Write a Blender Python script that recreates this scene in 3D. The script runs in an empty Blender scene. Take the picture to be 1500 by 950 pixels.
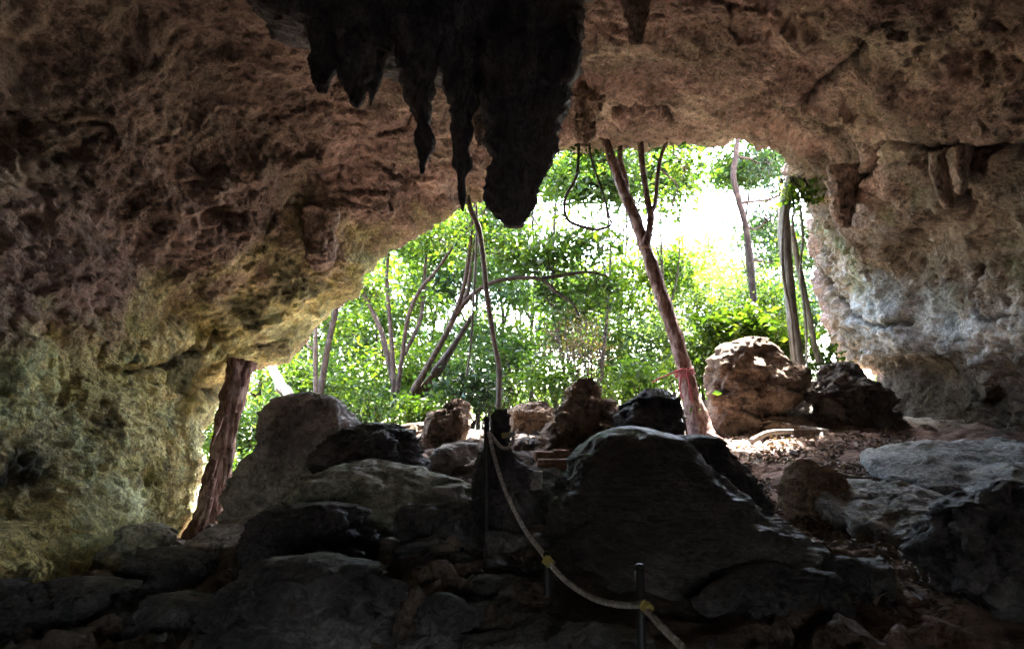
import bpy, math, random
import numpy as np
from mathutils import Vector

# ------------------------------------------------------------------ camera, sky, sun, exposure
scene = bpy.context.scene
COL = scene.collection
PITCH = math.radians(8.0)
FPX = 1071.0
CAMZ = 1.6
cam_d = bpy.data.cameras.new('camera')
cam_d.sensor_width = 36.0
cam_d.lens = 36.0 * FPX / 1500.0
cam_d.clip_start = 0.05
cam_d.clip_end = 2000
cam = bpy.data.objects.new('camera', cam_d)
cam.location = (0, 0, CAMZ)
cam.rotation_euler = (math.pi / 2 + PITCH, 0, 0)
COL.objects.link(cam)
scene.camera = cam

SUN_EL = math.radians(62)
SUN_AZ = math.radians(18)          # clockwise from +Y (towards +X)
world = bpy.data.worlds.new('World')
scene.world = world
world.use_nodes = True
wn = world.node_tree
bgn = wn.nodes['Background']
sky = wn.nodes.new('ShaderNodeTexSky')
sky.sky_type = 'NISHITA'
sky.sun_disc = False
sky.sun_elevation = SUN_EL
sky.sun_rotation = SUN_AZ
sky.air_density = 1.0
sky.dust_density = 3.0
wn.links.new(sky.outputs[0], bgn.inputs[0])
bgn.inputs[1].default_value = 0.15
sun_d = bpy.data.lights.new('sun', 'SUN')
sun_d.energy = 2.5
sun_d.angle = math.radians(0.53)
sun_d.color = (1.0, 0.95, 0.87)
sun = bpy.data.objects.new('sun', sun_d)
sdir = Vector((math.sin(SUN_AZ) * math.cos(SUN_EL), math.cos(SUN_AZ) * math.cos(SUN_EL), math.sin(SUN_EL)))
sun.rotation_euler = sdir.to_track_quat('Z', 'Y').to_euler()
sun.location = (0, 30, 40)
COL.objects.link(sun)

vs = scene.view_settings
vs.view_transform = 'Standard'
vs.look = 'None'
vs.exposure = 5.55
vs.gamma = 1.0
vs.use_curve_mapping = False
scene.render.engine = 'CYCLES'
cy = scene.cycles
cy.use_denoising = True
cy.max_bounces = 10
cy.diffuse_bounces = 6
cy.glossy_bounces = 3
cy.transmission_bounces = 4
cy.transparent_max_bounces = 4
cy.sample_clamp_indirect = 8.0
cy.use_adaptive_sampling = True
cy.adaptive_threshold = 0.01

# ------------------------------------------------------------------ numeric helpers
rng = np.random.default_rng(11)
random.seed(11)
CP, SP = math.cos(PITCH), math.sin(PITCH)

def P(px, py, D):
    """world point at depth D (metres along +Y) on the line of sight through a photo pixel"""
    a = (np.asarray(px, float) - 750) / FPX
    b = (475 - np.asarray(py, float)) / FPX
    dy = CP - b * SP
    dz = SP + b * CP
    s = D / dy
    return np.stack(np.broadcast_arrays(a * s, np.asarray(D, float) + 0 * s, CAMZ + dz * s), -1)

def project(V):
    x, y, z = V[..., 0], V[..., 1], V[..., 2] - CAMZ
    f = y * CP + z * SP
    u = -y * SP + z * CP
    f = np.where(f < 0.05, 0.05, f)
    return 750 + FPX * x / f, 475 - FPX * u / f

_perm = rng.permutation(256)
_perm = np.concatenate([_perm, _perm, _perm])
_g = rng.normal(size=(256, 3)); _g /= np.linalg.norm(_g, axis=1)[:, None]
_jit = rng.random((256, 3))

def perlin(p):
    p = np.asarray(p, float)
    i = np.floor(p).astype(np.int64); f = p - i
    i &= 255
    u = f * f * f * (f * (f * 6 - 15) + 10)
    out = 0
    for dx in (0, 1):
        for dy in (0, 1):
            for dz in (0, 1):
                h = _perm[_perm[_perm[(i[..., 0] + dx) & 255] + ((i[..., 1] + dy) & 255)] + ((i[..., 2] + dz) & 255)]
                g = _g[h]
                d = g[..., 0] * (f[..., 0] - dx) + g[..., 1] * (f[..., 1] - dy) + g[..., 2] * (f[..., 2] - dz)
                w = (u[..., 0] if dx else 1 - u[..., 0]) * (u[..., 1] if dy else 1 - u[..., 1]) * (u[..., 2] if dz else 1 - u[..., 2])
                out = out + w * d
    return out * 1.6

def fbm(p, oct=4, lac=2.03, gain=0.5, ridge=False):
    a, s, out = 1.0, 1.0, 0
    for k in range(oct):
        n = perlin(p * s + 17.3 * k)
        if ridge: n = 1 - 2 * np.abs(n)
        out = out + a * n
        a *= gain; s *= lac
    return out

def worley(p):
    i = np.floor(p).astype(np.int64); f = p - i
    F1 = np.full(p.shape[:-1], 9.0); F2 = F1.copy()
    for dx in (-1, 0, 1):
        for dy in (-1, 0, 1):
            for dz in (-1, 0, 1):
                h = _perm[_perm[_perm[(i[..., 0] + dx) & 255] + ((i[..., 1] + dy) & 255)] + ((i[..., 2] + dz) & 255)]
                q = _jit[h] + np.array([dx, dy, dz]) - f
                d = np.sqrt((q * q).sum(-1))
                m = d < F1
                F2 = np.where(m, F1, np.minimum(F2, d))
                F1 = np.where(m, d, F1)
    return F1, F2

def wcell(p):
    """cell edges, a random level per cell and a random tilt inside it: broken rock faces"""
    i = np.floor(p).astype(np.int64); f = p - i
    F1 = np.full(p.shape[:-1], 9.0); F2 = F1.copy(); H = np.zeros(p.shape[:-1], np.int64); Qv = np.zeros(p.shape)
    for dx in (-1, 0, 1):
        for dy in (-1, 0, 1):
            for dz in (-1, 0, 1):
                h = _perm[_perm[_perm[(i[..., 0] + dx) & 255] + ((i[..., 1] + dy) & 255)] + ((i[..., 2] + dz) & 255)]
                q = _jit[h] + np.array([dx, dy, dz]) - f
                d = np.sqrt((q * q).sum(-1))
                m = d < F1
                F2 = np.where(m, F1, np.minimum(F2, d)); F1 = np.where(m, d, F1); H = np.where(m, h, H); Qv = np.where(m[..., None], q, Qv)
    return F1, F2, _jit[(H + 91) & 255][..., 0], (Qv * _g[(H + 37) & 255]).sum(-1)

def smooth(a, b, x):
    t = np.clip((x - a) / (b - a), 0, 1)
    return t * t * (3 - 2 * t)

def catmull(C, u):
    """Catmull-Rom through C[n,...] at parameters u in [0, n-1]"""
    C = np.asarray(C, float); n = len(C)
    i = np.clip(np.floor(u).astype(int), 0, n - 2); t = u - i
    t = t.reshape(t.shape + (1,) * (C.ndim - 1))
    p0 = C[np.maximum(i - 1, 0)]; p1 = C[i]; p2 = C[i + 1]; p3 = C[np.minimum(i + 2, n - 1)]
    return 0.5 * (2 * p1 + (p2 - p0) * t + (2 * p0 - 5 * p1 + 4 * p2 - p3) * t * t + (3 * p1 - p0 - 3 * p2 + p3) * t ** 3)

def seg_dist(X, Y, pts):
    best = np.full(X.shape, 1e9)
    for (x0, y0), (x1, y1) in zip(pts[:-1], pts[1:]):
        vx, vy = x1 - x0, y1 - y0
        t = np.clip(((X - x0) * vx + (Y - y0) * vy) / (vx * vx + vy * vy), 0, 1)
        best = np.minimum(best, np.hypot(X - x0 - t * vx, Y - y0 - t * vy))
    return best

# ------------------------------------------------------------------ mesh helpers
def mesh_from(name, V, quads=None, tris=None, attrs=None, smooth_shade=True):
    me = bpy.data.meshes.new(name)
    V = np.asarray(V, np.float32)
    q = np.zeros((0, 4), np.int32) if quads is None else np.asarray(quads, np.int32)
    t = np.zeros((0, 3), np.int32) if tris is None else np.asarray(tris, np.int32)
    me.vertices.add(len(V)); me.vertices.foreach_set('co', V.ravel())
    nl = q.size + t.size
    me.loops.add(nl); me.polygons.add(len(q) + len(t))
    me.loops.foreach_set('vertex_index', np.concatenate([q.ravel(), t.ravel()]))
    ls = np.concatenate([np.arange(len(q)) * 4, q.size + np.arange(len(t)) * 3]).astype(np.int32)
    me.polygons.foreach_set('loop_start', ls)
    me.polygons.foreach_set('use_smooth', np.full(len(q) + len(t), smooth_shade))
    for k, a in (attrs or {}).items():
        a = np.asarray(a, np.float32)
        if a.ndim == 1:
            at = me.attributes.new(k, 'FLOAT', 'POINT'); at.data.foreach_set('value', a)
        else:
            at = me.attributes.new(k, 'FLOAT_COLOR', 'POINT')
            at.data.foreach_set('color', np.concatenate([a, np.ones((len(a), 1), np.float32)], 1).ravel())
    me.update(calc_edges=True)
    return me

def link(name, me, mat=None, parent=None, loc=None):
    o = bpy.data.objects.new(name, me)
    COL.objects.link(o)
    if mat is not None:
        o.data.materials.append(mat)
    if parent is not None: o.parent = parent
    if loc is not None: o.location = loc
    return o

def tag(o, label=None, cat=None, group=None, kind=None):
    if label: o['label'] = label
    if cat: o['category'] = cat
    if group: o['group'] = group
    if kind: o['kind'] = kind
    return o

def empty(name, loc):
    o = bpy.data.objects.new(name, None)
    o.empty_display_size = 0.2
    o.location = tuple(float(c) for c in loc)
    COL.objects.link(o)
    return o

def part(name, V, root, mat, quads=None, tris=None, attrs=None, smooth_shade=True, at=None):
    """mesh object in world coordinates re-based on its root empty (or on its own base)"""
    base = np.array(root.location if root is not None else at, float)
    me = mesh_from(name, np.asarray(V) - base, quads, tris, attrs, smooth_shade)
    if root is not None:
        return link(name, me, mat, root)
    return link(name, me, mat, None, tuple(base))

def grid_quads(n, m, wrap=False):
    i = np.arange(n - 1)[:, None]; j = np.arange(m if wrap else m - 1)[None, :]
    j2 = (j + 1) % m
    return np.stack([i * m + j, i * m + j2, (i + 1) * m + j2, (i + 1) * m + j], -1).reshape(-1, 4)

class Buf:
    def __init__(s): s.V, s.Q, s.T, s.A, s.n = [], [], [], [], 0
    def add(s, V, Q=None, T=None, a=0.5):
        V = np.asarray(V, float)
        s.V.append(V)
        if Q is not None: s.Q.append(np.asarray(Q) + s.n)
        if T is not None: s.T.append(np.asarray(T) + s.n)
        s.A.append(np.broadcast_to(np.asarray(a, float), (len(V),)).copy())
        s.n += len(V)
    def build(s, name, root, mat, at=None, smooth_shade=True):
        V = np.concatenate(s.V)
        Q = np.concatenate(s.Q) if s.Q else None
        T = np.concatenate(s.T) if s.T else None
        return part(name, V, root, mat, Q, T, {'rnd': np.concatenate(s.A)}, smooth_shade, at)

def tube_geo(pts, rad, k=8, step=None, rough=0.0, seed=0, caps=True):
    pts = np.asarray(pts, float); rad = np.asarray(rad, float)
    n = len(pts)
    if step:
        L = np.linalg.norm(np.diff(pts, axis=0), axis=1).sum()
        m = max(int(L / step), n)
        u = np.linspace(0, n - 1, m)
        pts = catmull(pts, u); rad = np.interp(u, np.arange(n), rad)
    n = len(pts)
    T = np.gradient(pts, axis=0); T /= np.linalg.norm(T, axis=1)[:, None] + 1e-9
    ref = np.array([0, 1.0, 0.13]) if abs(T[0, 1]) < 0.9 else np.array([1.0, 0, 0])
    A = ref - (T @ ref)[:, None] * T; A /= np.linalg.norm(A, axis=1)[:, None] + 1e-9
    B = np.cross(T, A)
    ang = np.arange(k) * 2 * math.pi / k
    ring = np.cos(ang)[None, :, None] * A[:, None] + np.sin(ang)[None, :, None] * B[:, None]
    r = rad[:, None]
    if rough:
        q = pts[:, None] * 1.0 + ring * 0.35
        r = r * (1 + rough * fbm(np.stack([q[..., 0] * 9, q[..., 1] * 9, q[..., 2] * 2.2], -1) + seed, 3))
    V = (pts[:, None] + ring * r[..., None] if np.ndim(r) == 2 else 0).reshape(-1, 3)
    Q = grid_quads(n, k, True)
    Tt = None
    if caps:
        V = np.concatenate([V, pts[:1], pts[-1:]])
        j = np.arange(k)
        Tt = np.concatenate([np.stack([np.full(k, n * k), (j + 1) % k, j], 1),
                             np.stack([np.full(k, n * k + 1), (n - 1) * k + j, (n - 1) * k + (j + 1) % k], 1)])
    return V, Q, Tt

# ------------------------------------------------------------------ materials
def new_mat(name):
    m = bpy.data.materials.new(name); m.use_nodes = True
    nt = m.node_tree
    return m, nt, nt.nodes['Principled BSDF']

def N(nt, typ, **kw):
    n = nt.nodes.new(typ)
    for k, v in kw.items(): setattr(n, k, v)
    return n

def mixc(nt, a, b, fac, mode='MIX'):
    n = N(nt, 'ShaderNodeMix', data_type='RGBA', blend_type=mode)
    for idx, v in ((0, fac), (6, a), (7, b)):
        if hasattr(v, 'is_linked'): nt.links.new(v, n.inputs[idx])
        elif isinstance(v, (int, float)): n.inputs[idx].default_value = v
        else: n.inputs[idx].default_value = (*v, 1)
    return n.outputs[2]

def noise_tex(nt, vec, scale, detail=8, rough=0.6, dist=0.0, typ='FBM'):
    n = N(nt, 'ShaderNodeTexNoise')
    n.noise_type = typ
    n.inputs['Scale'].default_value = scale; n.inputs['Detail'].default_value = detail
    n.inputs['Roughness'].default_value = rough; n.inputs['Distortion'].default_value = dist
    nt.links.new(vec, n.inputs['Vector'])
    return n.outputs['Fac']

def ramp(nt, fac, *stops):
    n = N(nt, 'ShaderNodeValToRGB')
    cr = n.color_ramp
    while len(cr.elements) < len(stops): cr.elements.new(0.5)
    for e, (p, c) in zip(cr.elements, stops):
        e.position = p; e.color = (*c, 1) if not isinstance(c, (int, float)) else (c, c, c, 1)
    nt.links.new(fac, n.inputs[0])
    return n.outputs[0]

def mathn(nt, op, a, b=None):
    n = N(nt, 'ShaderNodeMath', operation=op)
    for i, v in enumerate((a, b)):
        if v is None: continue
        if hasattr(v, 'is_linked'): nt.links.new(v, n.inputs[i])
        else: n.inputs[i].default_value = v
    return n.outputs[0]

def world_vec(nt, scale=(1, 1, 1)):
    g = N(nt, 'ShaderNodeNewGeometry')
    m = N(nt, 'ShaderNodeMapping')
    m.inputs['Scale'].default_value = scale
    nt.links.new(g.outputs['Position'], m.inputs['Vector'])
    return m.outputs['Vector']

def rock_mat(name, base, dark, light, bump=0.5, rough=0.85, fine=9.0, attr=None, stretch=(1, 1, 1), spec=0.3, pits=True, dist=0.03, grain=4.0, spot=0.7):
    m, nt, bs = new_mat(name)
    v = world_vec(nt, stretch)
    n1 = noise_tex(nt, v, 1.7, 10, 0.62, 0.4)
    n2 = noise_tex(nt, v, fine, 8, 0.68, 0.3)
    if attr:
        a = N(nt, 'ShaderNodeAttribute', attribute_name=attr)
        b0 = a.outputs['Color']
    else:
        b0 = ramp(nt, n1, (0.3, dark), (0.5, base), (0.72, light))
    tone = ramp(nt, n2, (0.30, 0.38), (0.48, 0.95), (0.70, 1.35))
    c = mixc(nt, b0, tone, 1.0, 'MULTIPLY')
    n3 = noise_tex(nt, v, fine * grain, 5, 0.75, 0.2)
    c = mixc(nt, c, ramp(nt, n3, (0.34, 0.38), (0.5, 0.98), (0.66, 1.5)), ramp(nt, noise_tex(nt, v, 0.9, 3, 0.5, 0.4), (0.38, 0.6), (0.58, 1.0)), 'MULTIPLY')
    spots = noise_tex(nt, v, fine * 0.45, 5, 0.5, 1.0)
    c = mixc(nt, c, dark, ramp(nt, spots, (0.56, 0.0), (0.66, spot)))  # dark speckle: stains, plus shade of small pits put into the colour
    nt.links.new(c, bs.inputs['Base Color'])
    bs.inputs['Roughness'].default_value = rough
    bs.inputs['Specular IOR Level'].default_value = spec
    h = mathn(nt, 'MULTIPLY', n2, 1.0)
    h = mathn(nt, 'ADD', h, mathn(nt, 'MULTIPLY', n3, 0.55))
    if pits:
        vo = N(nt, 'ShaderNodeTexVoronoi'); vo.inputs['Scale'].default_value = fine * 1.6
        nt.links.new(v, vo.inputs['Vector'])
        h = mathn(nt, 'SUBTRACT', h, mathn(nt, 'MULTIPLY', vo.outputs['Distance'], 0.45))
    bp = N(nt, 'ShaderNodeBump'); bp.inputs['Strength'].default_value = bump; bp.inputs['Distance'].default_value = dist * 2.5
    sm = ramp(nt, noise_tex(nt, v, 1.1, 3, 0.5, 0.6), (0.36, 0.45), (0.56, 1.1))
    nt.links.new(mathn(nt, 'MULTIPLY', sm, bump), bp.inputs['Strength'])
    nt.links.new(h, bp.inputs['Height']); nt.links.new(bp.outputs[0], bs.inputs['Normal'])
    return m

M = {}
M['shell'] = rock_mat('limestone', None, (0.07, 0.05, 0.038), None, 1.0, 0.9, 9.0, attr='tint', dist=0.04, spot=0.42)
M['darkstal'] = rock_mat('dark_limestone', (0.19, 0.17, 0.175), (0.06, 0.052, 0.056), (0.32, 0.29, 0.285), 0.6, 0.8, 8.0, stretch=(1.6, 1.6, 0.55))  # darker limestone for the hanging cluster
M['tanstal'] = rock_mat('tan_limestone', (0.40, 0.28, 0.22), (0.12, 0.085, 0.065), (0.52, 0.41, 0.32), 0.6, 0.85, 8.0, stretch=(1.5, 1.5, 0.6))
M['grey'] = rock_mat('grey_rock', (0.38, 0.34, 0.32), (0.11, 0.10, 0.095), (0.52, 0.475, 0.45), 0.95, 0.8, 8.0)
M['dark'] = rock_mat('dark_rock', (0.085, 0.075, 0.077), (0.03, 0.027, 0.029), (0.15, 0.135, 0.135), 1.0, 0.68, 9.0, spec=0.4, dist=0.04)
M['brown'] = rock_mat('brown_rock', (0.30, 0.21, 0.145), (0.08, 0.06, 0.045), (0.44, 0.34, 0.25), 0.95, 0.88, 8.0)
M['blotched'] = rock_mat('blotched_brown_rock', (0.24, 0.165, 0.115), (0.045, 0.036, 0.03), (0.37, 0.28, 0.205), 1.0, 0.9, 7.0, spot=0.92)
M['mid'] = rock_mat('brown_grey_rock', (0.17, 0.145, 0.125), (0.05, 0.042, 0.037), (0.27, 0.235, 0.205), 0.95, 0.85, 8.0)
M['flow'] = rock_mat('flowstone', (0.12, 0.105, 0.10), (0.05, 0.043, 0.042), (0.19, 0.17, 0.16), 0.9, 0.5, 11.0, stretch=(0.8, 0.8, 1.7), spec=0.6, dist=0.045)
M['pale'] = rock_mat('pale_rock', (0.33, 0.33, 0.31), (0.15, 0.14, 0.13), (0.42, 0.42, 0.40), 0.9, 0.8, 8.0)
M['step'] = rock_mat('step_stone', (0.10, 0.088, 0.085), (0.04, 0.035, 0.034), (0.16, 0.145, 0.14), 0.9, 0.9, 9.0, spec=0.15)
M['smooth'] = rock_mat('smooth_grey_rock', (0.42, 0.39, 0.37), (0.14, 0.125, 0.12), (0.54, 0.51, 0.48), 0.7, 0.8, 5.0, spot=0.35, pits=False)
M['mossy'] = rock_mat('mossy_rock', (0.30, 0.295, 0.235), (0.09, 0.09, 0.07), (0.42, 0.41, 0.34), 0.6, 0.85, 7.0)
M['soil'] = rock_mat('cave_soil', (0.13, 0.09, 0.07), (0.055, 0.04, 0.034), (0.22, 0.16, 0.125), 0.7, 0.85, 9.0, attr='tint')
M['brick'] = rock_mat('red_block', (0.30, 0.15, 0.10), (0.14, 0.07, 0.05), (0.40, 0.22, 0.16), 0.35, 0.9, 14.0, pits=False)

def bark_mat(name, base, dark, light):
    m, nt, bs = new_mat(name)
    v = world_vec(nt, (1, 1, 0.3))
    n1 = noise_tex(nt, v, 22, 6, 0.65, 0.6)
    n2 = noise_tex(nt, world_vec(nt), 4.5, 5, 0.6, 0.5)
    c = ramp(nt, n1, (0.32, dark), (0.52, base), (0.72, light))
    c = mixc(nt, c, light, ramp(nt, n2, (0.52, 0.0), (0.66, 0.75)))
    nt.links.new(c, bs.inputs['Base Color'])
    bs.inputs['Roughness'].default_value = 0.9
    bs.inputs['Specular IOR Level'].default_value = 0.15
    bp = N(nt, 'ShaderNodeBump'); bp.inputs['Strength'].default_value = 0.8; bp.inputs['Distance'].default_value = 0.03
    nt.links.new(n1, bp.inputs['Height']); nt.links.new(bp.outputs[0], bs.inputs['Normal'])
    return m

M['bark_red'] = bark_mat('reddish_bark', (0.19, 0.115, 0.098), (0.055, 0.034, 0.03), (0.44, 0.345, 0.31))
M['bark'] = bark_mat('brown_bark', (0.05, 0.038, 0.031), (0.022, 0.017, 0.014), (0.10, 0.08, 0.065))
M['bark_pale'] = bark_mat('pale_bark', (0.27, 0.25, 0.22), (0.13, 0.12, 0.105), (0.38, 0.36, 0.33))
M['vine'] = bark_mat('vine_bark', (0.075, 0.06, 0.05), (0.03, 0.025, 0.02), (0.13, 0.11, 0.09))

def leaf_mat(name, c0, c1, c2, trans=0.5, gloss=0.35):
    m, nt, bs = new_mat(name)
    a = N(nt, 'ShaderNodeAttribute', attribute_name='rnd')
    col = ramp(nt, a.outputs['Fac'], (0.0, c0), (0.55, c1), (1.0, c2))
    nt.links.new(col, bs.inputs['Base Color'])
    bs.inputs['Roughness'].default_value = 0.42
    bs.inputs['Specular IOR Level'].default_value = gloss
    tr = N(nt, 'ShaderNodeBsdfTranslucent')
    tc = mixc(nt, col, (2.2, 2.1, 0.6), 1.0, 'MULTIPLY')
    nt.links.new(tc, tr.inputs['Color'])
    mx = N(nt, 'ShaderNodeMixShader'); mx.inputs[0].default_value = trans
    nt.links.new(bs.outputs[0], mx.inputs[1]); nt.links.new(tr.outputs[0], mx.inputs[2])
    nt.links.new(mx.outputs[0], nt.nodes['Material Output'].inputs['Surface'])
    return m

M['leaf'] = leaf_mat('green_leaf', (0.009, 0.026, 0.008), (0.024, 0.052, 0.011), (0.062, 0.092, 0.012))
M['leaf_bright'] = leaf_mat('bright_leaf', (0.014, 0.036, 0.007), (0.034, 0.068, 0.010), (0.080, 0.112, 0.014), 0.52)
M['leaf_dark'] = leaf_mat('dark_leaf', (0.009, 0.024, 0.010), (0.017, 0.042, 0.016), (0.032, 0.062, 0.018), 0.35)
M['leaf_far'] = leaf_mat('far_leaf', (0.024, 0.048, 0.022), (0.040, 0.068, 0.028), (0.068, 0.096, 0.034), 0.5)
M['leaf_dry'] = leaf_mat('dry_leaf', (0.035, 0.024, 0.016), (0.06, 0.042, 0.027), (0.10, 0.075, 0.045), 0.25, 0.2)
M['litter'] = leaf_mat('fallen_leaf', (0.03, 0.019, 0.02), (0.075, 0.048, 0.045), (0.20, 0.145, 0.13), 0.1, 0.3)

def plain_mat(name, c, rough=0.6, metal=0.0, spec=0.4, nscale=60, var=0.35):
    m, nt, bs = new_mat(name)
    n = noise_tex(nt, world_vec(nt), nscale, 5, 0.6)
    col = ramp(nt, n, (0.3, tuple(x * (1 - var) for x in c)), (0.7, tuple(min(1, x * (1 + var * 0.5)) for x in c)))
    nt.links.new(col, bs.inputs['Base Color'])
    bs.inputs['Roughness'].default_value = rough; bs.inputs['Metallic'].default_value = metal
    bs.inputs['Specular IOR Level'].default_value = spec
    bp = N(nt, 'ShaderNodeBump'); bp.inputs['Strength'].default_value = 0.3; bp.inputs['Distance'].default_value = 0.004
    nt.links.new(n, bp.inputs['Height']); nt.links.new(bp.outputs[0], bs.inputs['Normal'])
    return m

M['rope'] = plain_mat('rope_fibre', (0.50, 0.46, 0.42), 0.9, 0, 0.1, 45, 0.6)
M['post'] = plain_mat('black_steel', (0.02, 0.02, 0.022), 0.5, 0.0, 0.4, 40)
M['yellow'] = plain_mat('yellow_tape', (0.42, 0.33, 0.09), 0.5, 0, 0.4, 50, 0.2)
M['red'] = plain_mat('red_ribbon', (0.34, 0.06, 0.075), 0.6, 0, 0.3, 50, 0.2)
M['pipe'] = plain_mat('grey_pipe', (0.30, 0.31, 0.33), 0.45, 0.3, 0.4, 40)

# ------------------------------------------------------------------ terrain height field
CTRL = [(150, 855, 8.5), (290, 800, 10.5), (345, 765, 10), (0, 930, 6.3), (300, 890, 6), (450, 830, 7), (560, 940, 4.5), (650, 960, 3.9),
        (560, 775, 7.5), (660, 770, 6.3), (700, 690, 7.4), (640, 685, 9.0), (760, 648, 8.6), (765, 735, 5.9), (765, 810, 5.0), (765, 890, 4.2), (800, 965, 3.6), (690, 800, 5.0),
        (560, 660, 10), (430, 680, 10.5), (900, 665, 9.3), (1000, 655, 10.2), (1060, 641, 11), (1130, 636, 11.3), (1200, 620, 11.6), (1290, 632, 10.8),
        (1200, 690, 8.4), (1300, 715, 7.7), (1400, 705, 8), (1520, 690, 8), (1300, 800, 6), (1310, 860, 5), (1230, 930, 4.2), (1420, 830, 5.8),
        (1050, 760, 7.4), (1000, 880, 4.8), (880, 760, 7.5)]
_cw = [tuple(P(*c)) for c in CTRL]
_cw += [(-4, 3, -0.1), (4.5, 3, 0.05), (0, 2.6, -0.05), (0, 0, 0), (-5, -4, 0), (5, -4, 0), (0, -9, 0.3), (-6, 6, -0.1), (7, 5, 0.4),
        (-7, 10, 0.0), (-5, 13, 0.35), (-3, 13, 0.9), (-1, 13, 1.5), (1, 13, 1.6), (3.5, 13.5, 1.6), (6, 14, 1.9), (8, 11, 1.6),
        (-8, 18, 0.5), (0, 18, 1.5), (8, 18, 2.2), (-12, 26, 0.8), (0, 26, 1.6), (12, 26, 2.6), (-20, 45, 1), (0, 45, 1.8), (25, 45, 2.6),
        (-60, 90, 1), (0, 90, 2), (60, 90, 2), (-60, 0, 1), (60, 0, 1), (-60, -60, 0), (60, -60, 0), (0, -60, 0), (-18, 10, .4), (18, 10, 1.5)]
_cw = np.array(_cw)

def _tps_fit(C):
    n = len(C)
    d = np.hypot(C[:, None, 0] - C[None, :, 0], C[:, None, 1] - C[None, :, 1])
    K = d + 0.0
    A = np.zeros((n + 3, n + 3)); A[:n, :n] = K - 0.25 * np.eye(n)
    A[:n, n] = 1; A[:n, n + 1] = C[:, 0]; A[:n, n + 2] = C[:, 1]
    A[n:, :n] = A[:n, n:].T
    return np.linalg.solve(A, np.concatenate([C[:, 2], [0, 0, 0]]))
_tw = _tps_fit(_cw)

def ground_z(x, y):
    x = np.asarray(x, float); y = np.asarray(y, float)
    out = np.zeros(np.broadcast(x, y).shape) + _tw[-3] + _tw[-2] * x + _tw[-1] * y
    for c, w in zip(_cw, _tw[:-3]):
        out = out + w * np.sqrt((x - c[0]) ** 2 + (y - c[1]) ** 2 + 0.12)
    q = np.stack([x, y, 0 * x + 0 * y], -1)
    ins = smooth(-10, 3, y) * (1 - smooth(11, 14, y))
    out = out + 0.05 * fbm(q * 0.9, 3) + (0.02 + 0.035 * ins) * fbm(q * 3.1 + 5, 4)
    return out

xs = np.unique(np.round(np.concatenate([np.linspace(-90, -8, 24), np.arange(-8, -6, 0.25), np.arange(-6, 7.6, 0.045), np.arange(7.6, 10, 0.3), np.linspace(10, 90, 24)]), 4))
ys = np.unique(np.round(np.concatenate([np.linspace(-70, -10, 12), np.arange(-10, 2, 0.4), np.arange(2, 13, 0.045), np.arange(13, 22, 0.2), np.linspace(22, 160, 26)]), 4))
GX, GY = np.meshgrid(xs, ys, indexing='ij')
GZ = ground_z(GX, GY)
_q = np.stack([GX, GY, 0 * GX], -1)
_m = (GX > -7) & (GX < 8) & (GY > 1.5) & (GY < 13.2)
_g1, _g2, _gr, _gt = wcell(_q[_m] * 2.3 + 0.4 * fbm(_q[_m] * 2, 2)[..., None])
_h1, _h2, _hr, _ht = wcell(_q[_m] * 6.1 + 0.3 * fbm(_q[_m] * 5, 2)[..., None])
_rk = (1 - 0.6 * smooth(1.5, 3, GX[_m])) * smooth(-0.35, 0.25, perlin(_q[_m] * 0.7 + 12) + 0.5 * smooth(1.0, -1.5, GX[_m])) * (1 - smooth(11.5, 13, GY[_m]))
GZ[_m] += _rk * (0.13 * (_gr - 0.4) + 0.12 * _gt - 0.05 * np.exp(-((_g2 - _g1) / 0.06) ** 2) + 0.045 * (_hr - 0.5) + 0.05 * _ht)
V = np.stack([GX, GY, GZ], -1).reshape(-1, 3)
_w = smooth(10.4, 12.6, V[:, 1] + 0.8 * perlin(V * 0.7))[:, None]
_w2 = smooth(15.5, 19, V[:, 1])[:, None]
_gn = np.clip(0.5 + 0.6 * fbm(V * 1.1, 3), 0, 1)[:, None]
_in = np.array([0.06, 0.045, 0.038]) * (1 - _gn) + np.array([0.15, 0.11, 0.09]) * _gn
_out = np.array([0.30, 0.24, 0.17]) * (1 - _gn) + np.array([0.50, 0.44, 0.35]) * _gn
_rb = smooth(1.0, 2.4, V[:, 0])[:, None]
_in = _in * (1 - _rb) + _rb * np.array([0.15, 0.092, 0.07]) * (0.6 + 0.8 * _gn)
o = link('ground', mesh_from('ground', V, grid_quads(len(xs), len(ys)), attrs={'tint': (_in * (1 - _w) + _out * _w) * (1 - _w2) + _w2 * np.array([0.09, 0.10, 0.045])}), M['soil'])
tag(o, kind='structure')

# ------------------------------------------------------------------ cave shell
mouth = P(*np.array([(270, 900, 10.4), (296, 730, 10.6), (304, 630, 10.7), (335, 556, 10.9), (428, 512, 11.0), (505, 428, 11.2), (585, 350, 11.5),
                     (690, 290, 11.8), (815, 226, 12.0), (960, 213, 12.1), (1118, 212, 11.9), (1160, 258, 12.2), (1182, 310, 13.4),
                     (1200, 420, 14.2), (1232, 520, 14.0), (1292, 560, 13.4), (1275, 700, 12.8)], float).T)
def ring(Y, pts):
    a = np.array(pts, float)
    if a.shape[1] == 2:
        a = np.stack([a[:, 0], np.full(len(a), Y), a[:, 1]], 1)
    return a
NC = len(mouth)
inA = [(-4.45, -0.9), (-4.6, 0.7), (-4.65, 1.8), (-4.55, 2.7), (-4.25, 3.5), (-3.75, 4.3), (-2.95, 5.1), (-1.5, 5.9), (0.2, 6.4), (1.9, 6.5), (3.5, 6.3), (4.9, 5.7), (5.35, 4.75), (6.7, 3.9), (6.75, 2.8), (7.3, 1.8), (7.1, 0.2)]
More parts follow.
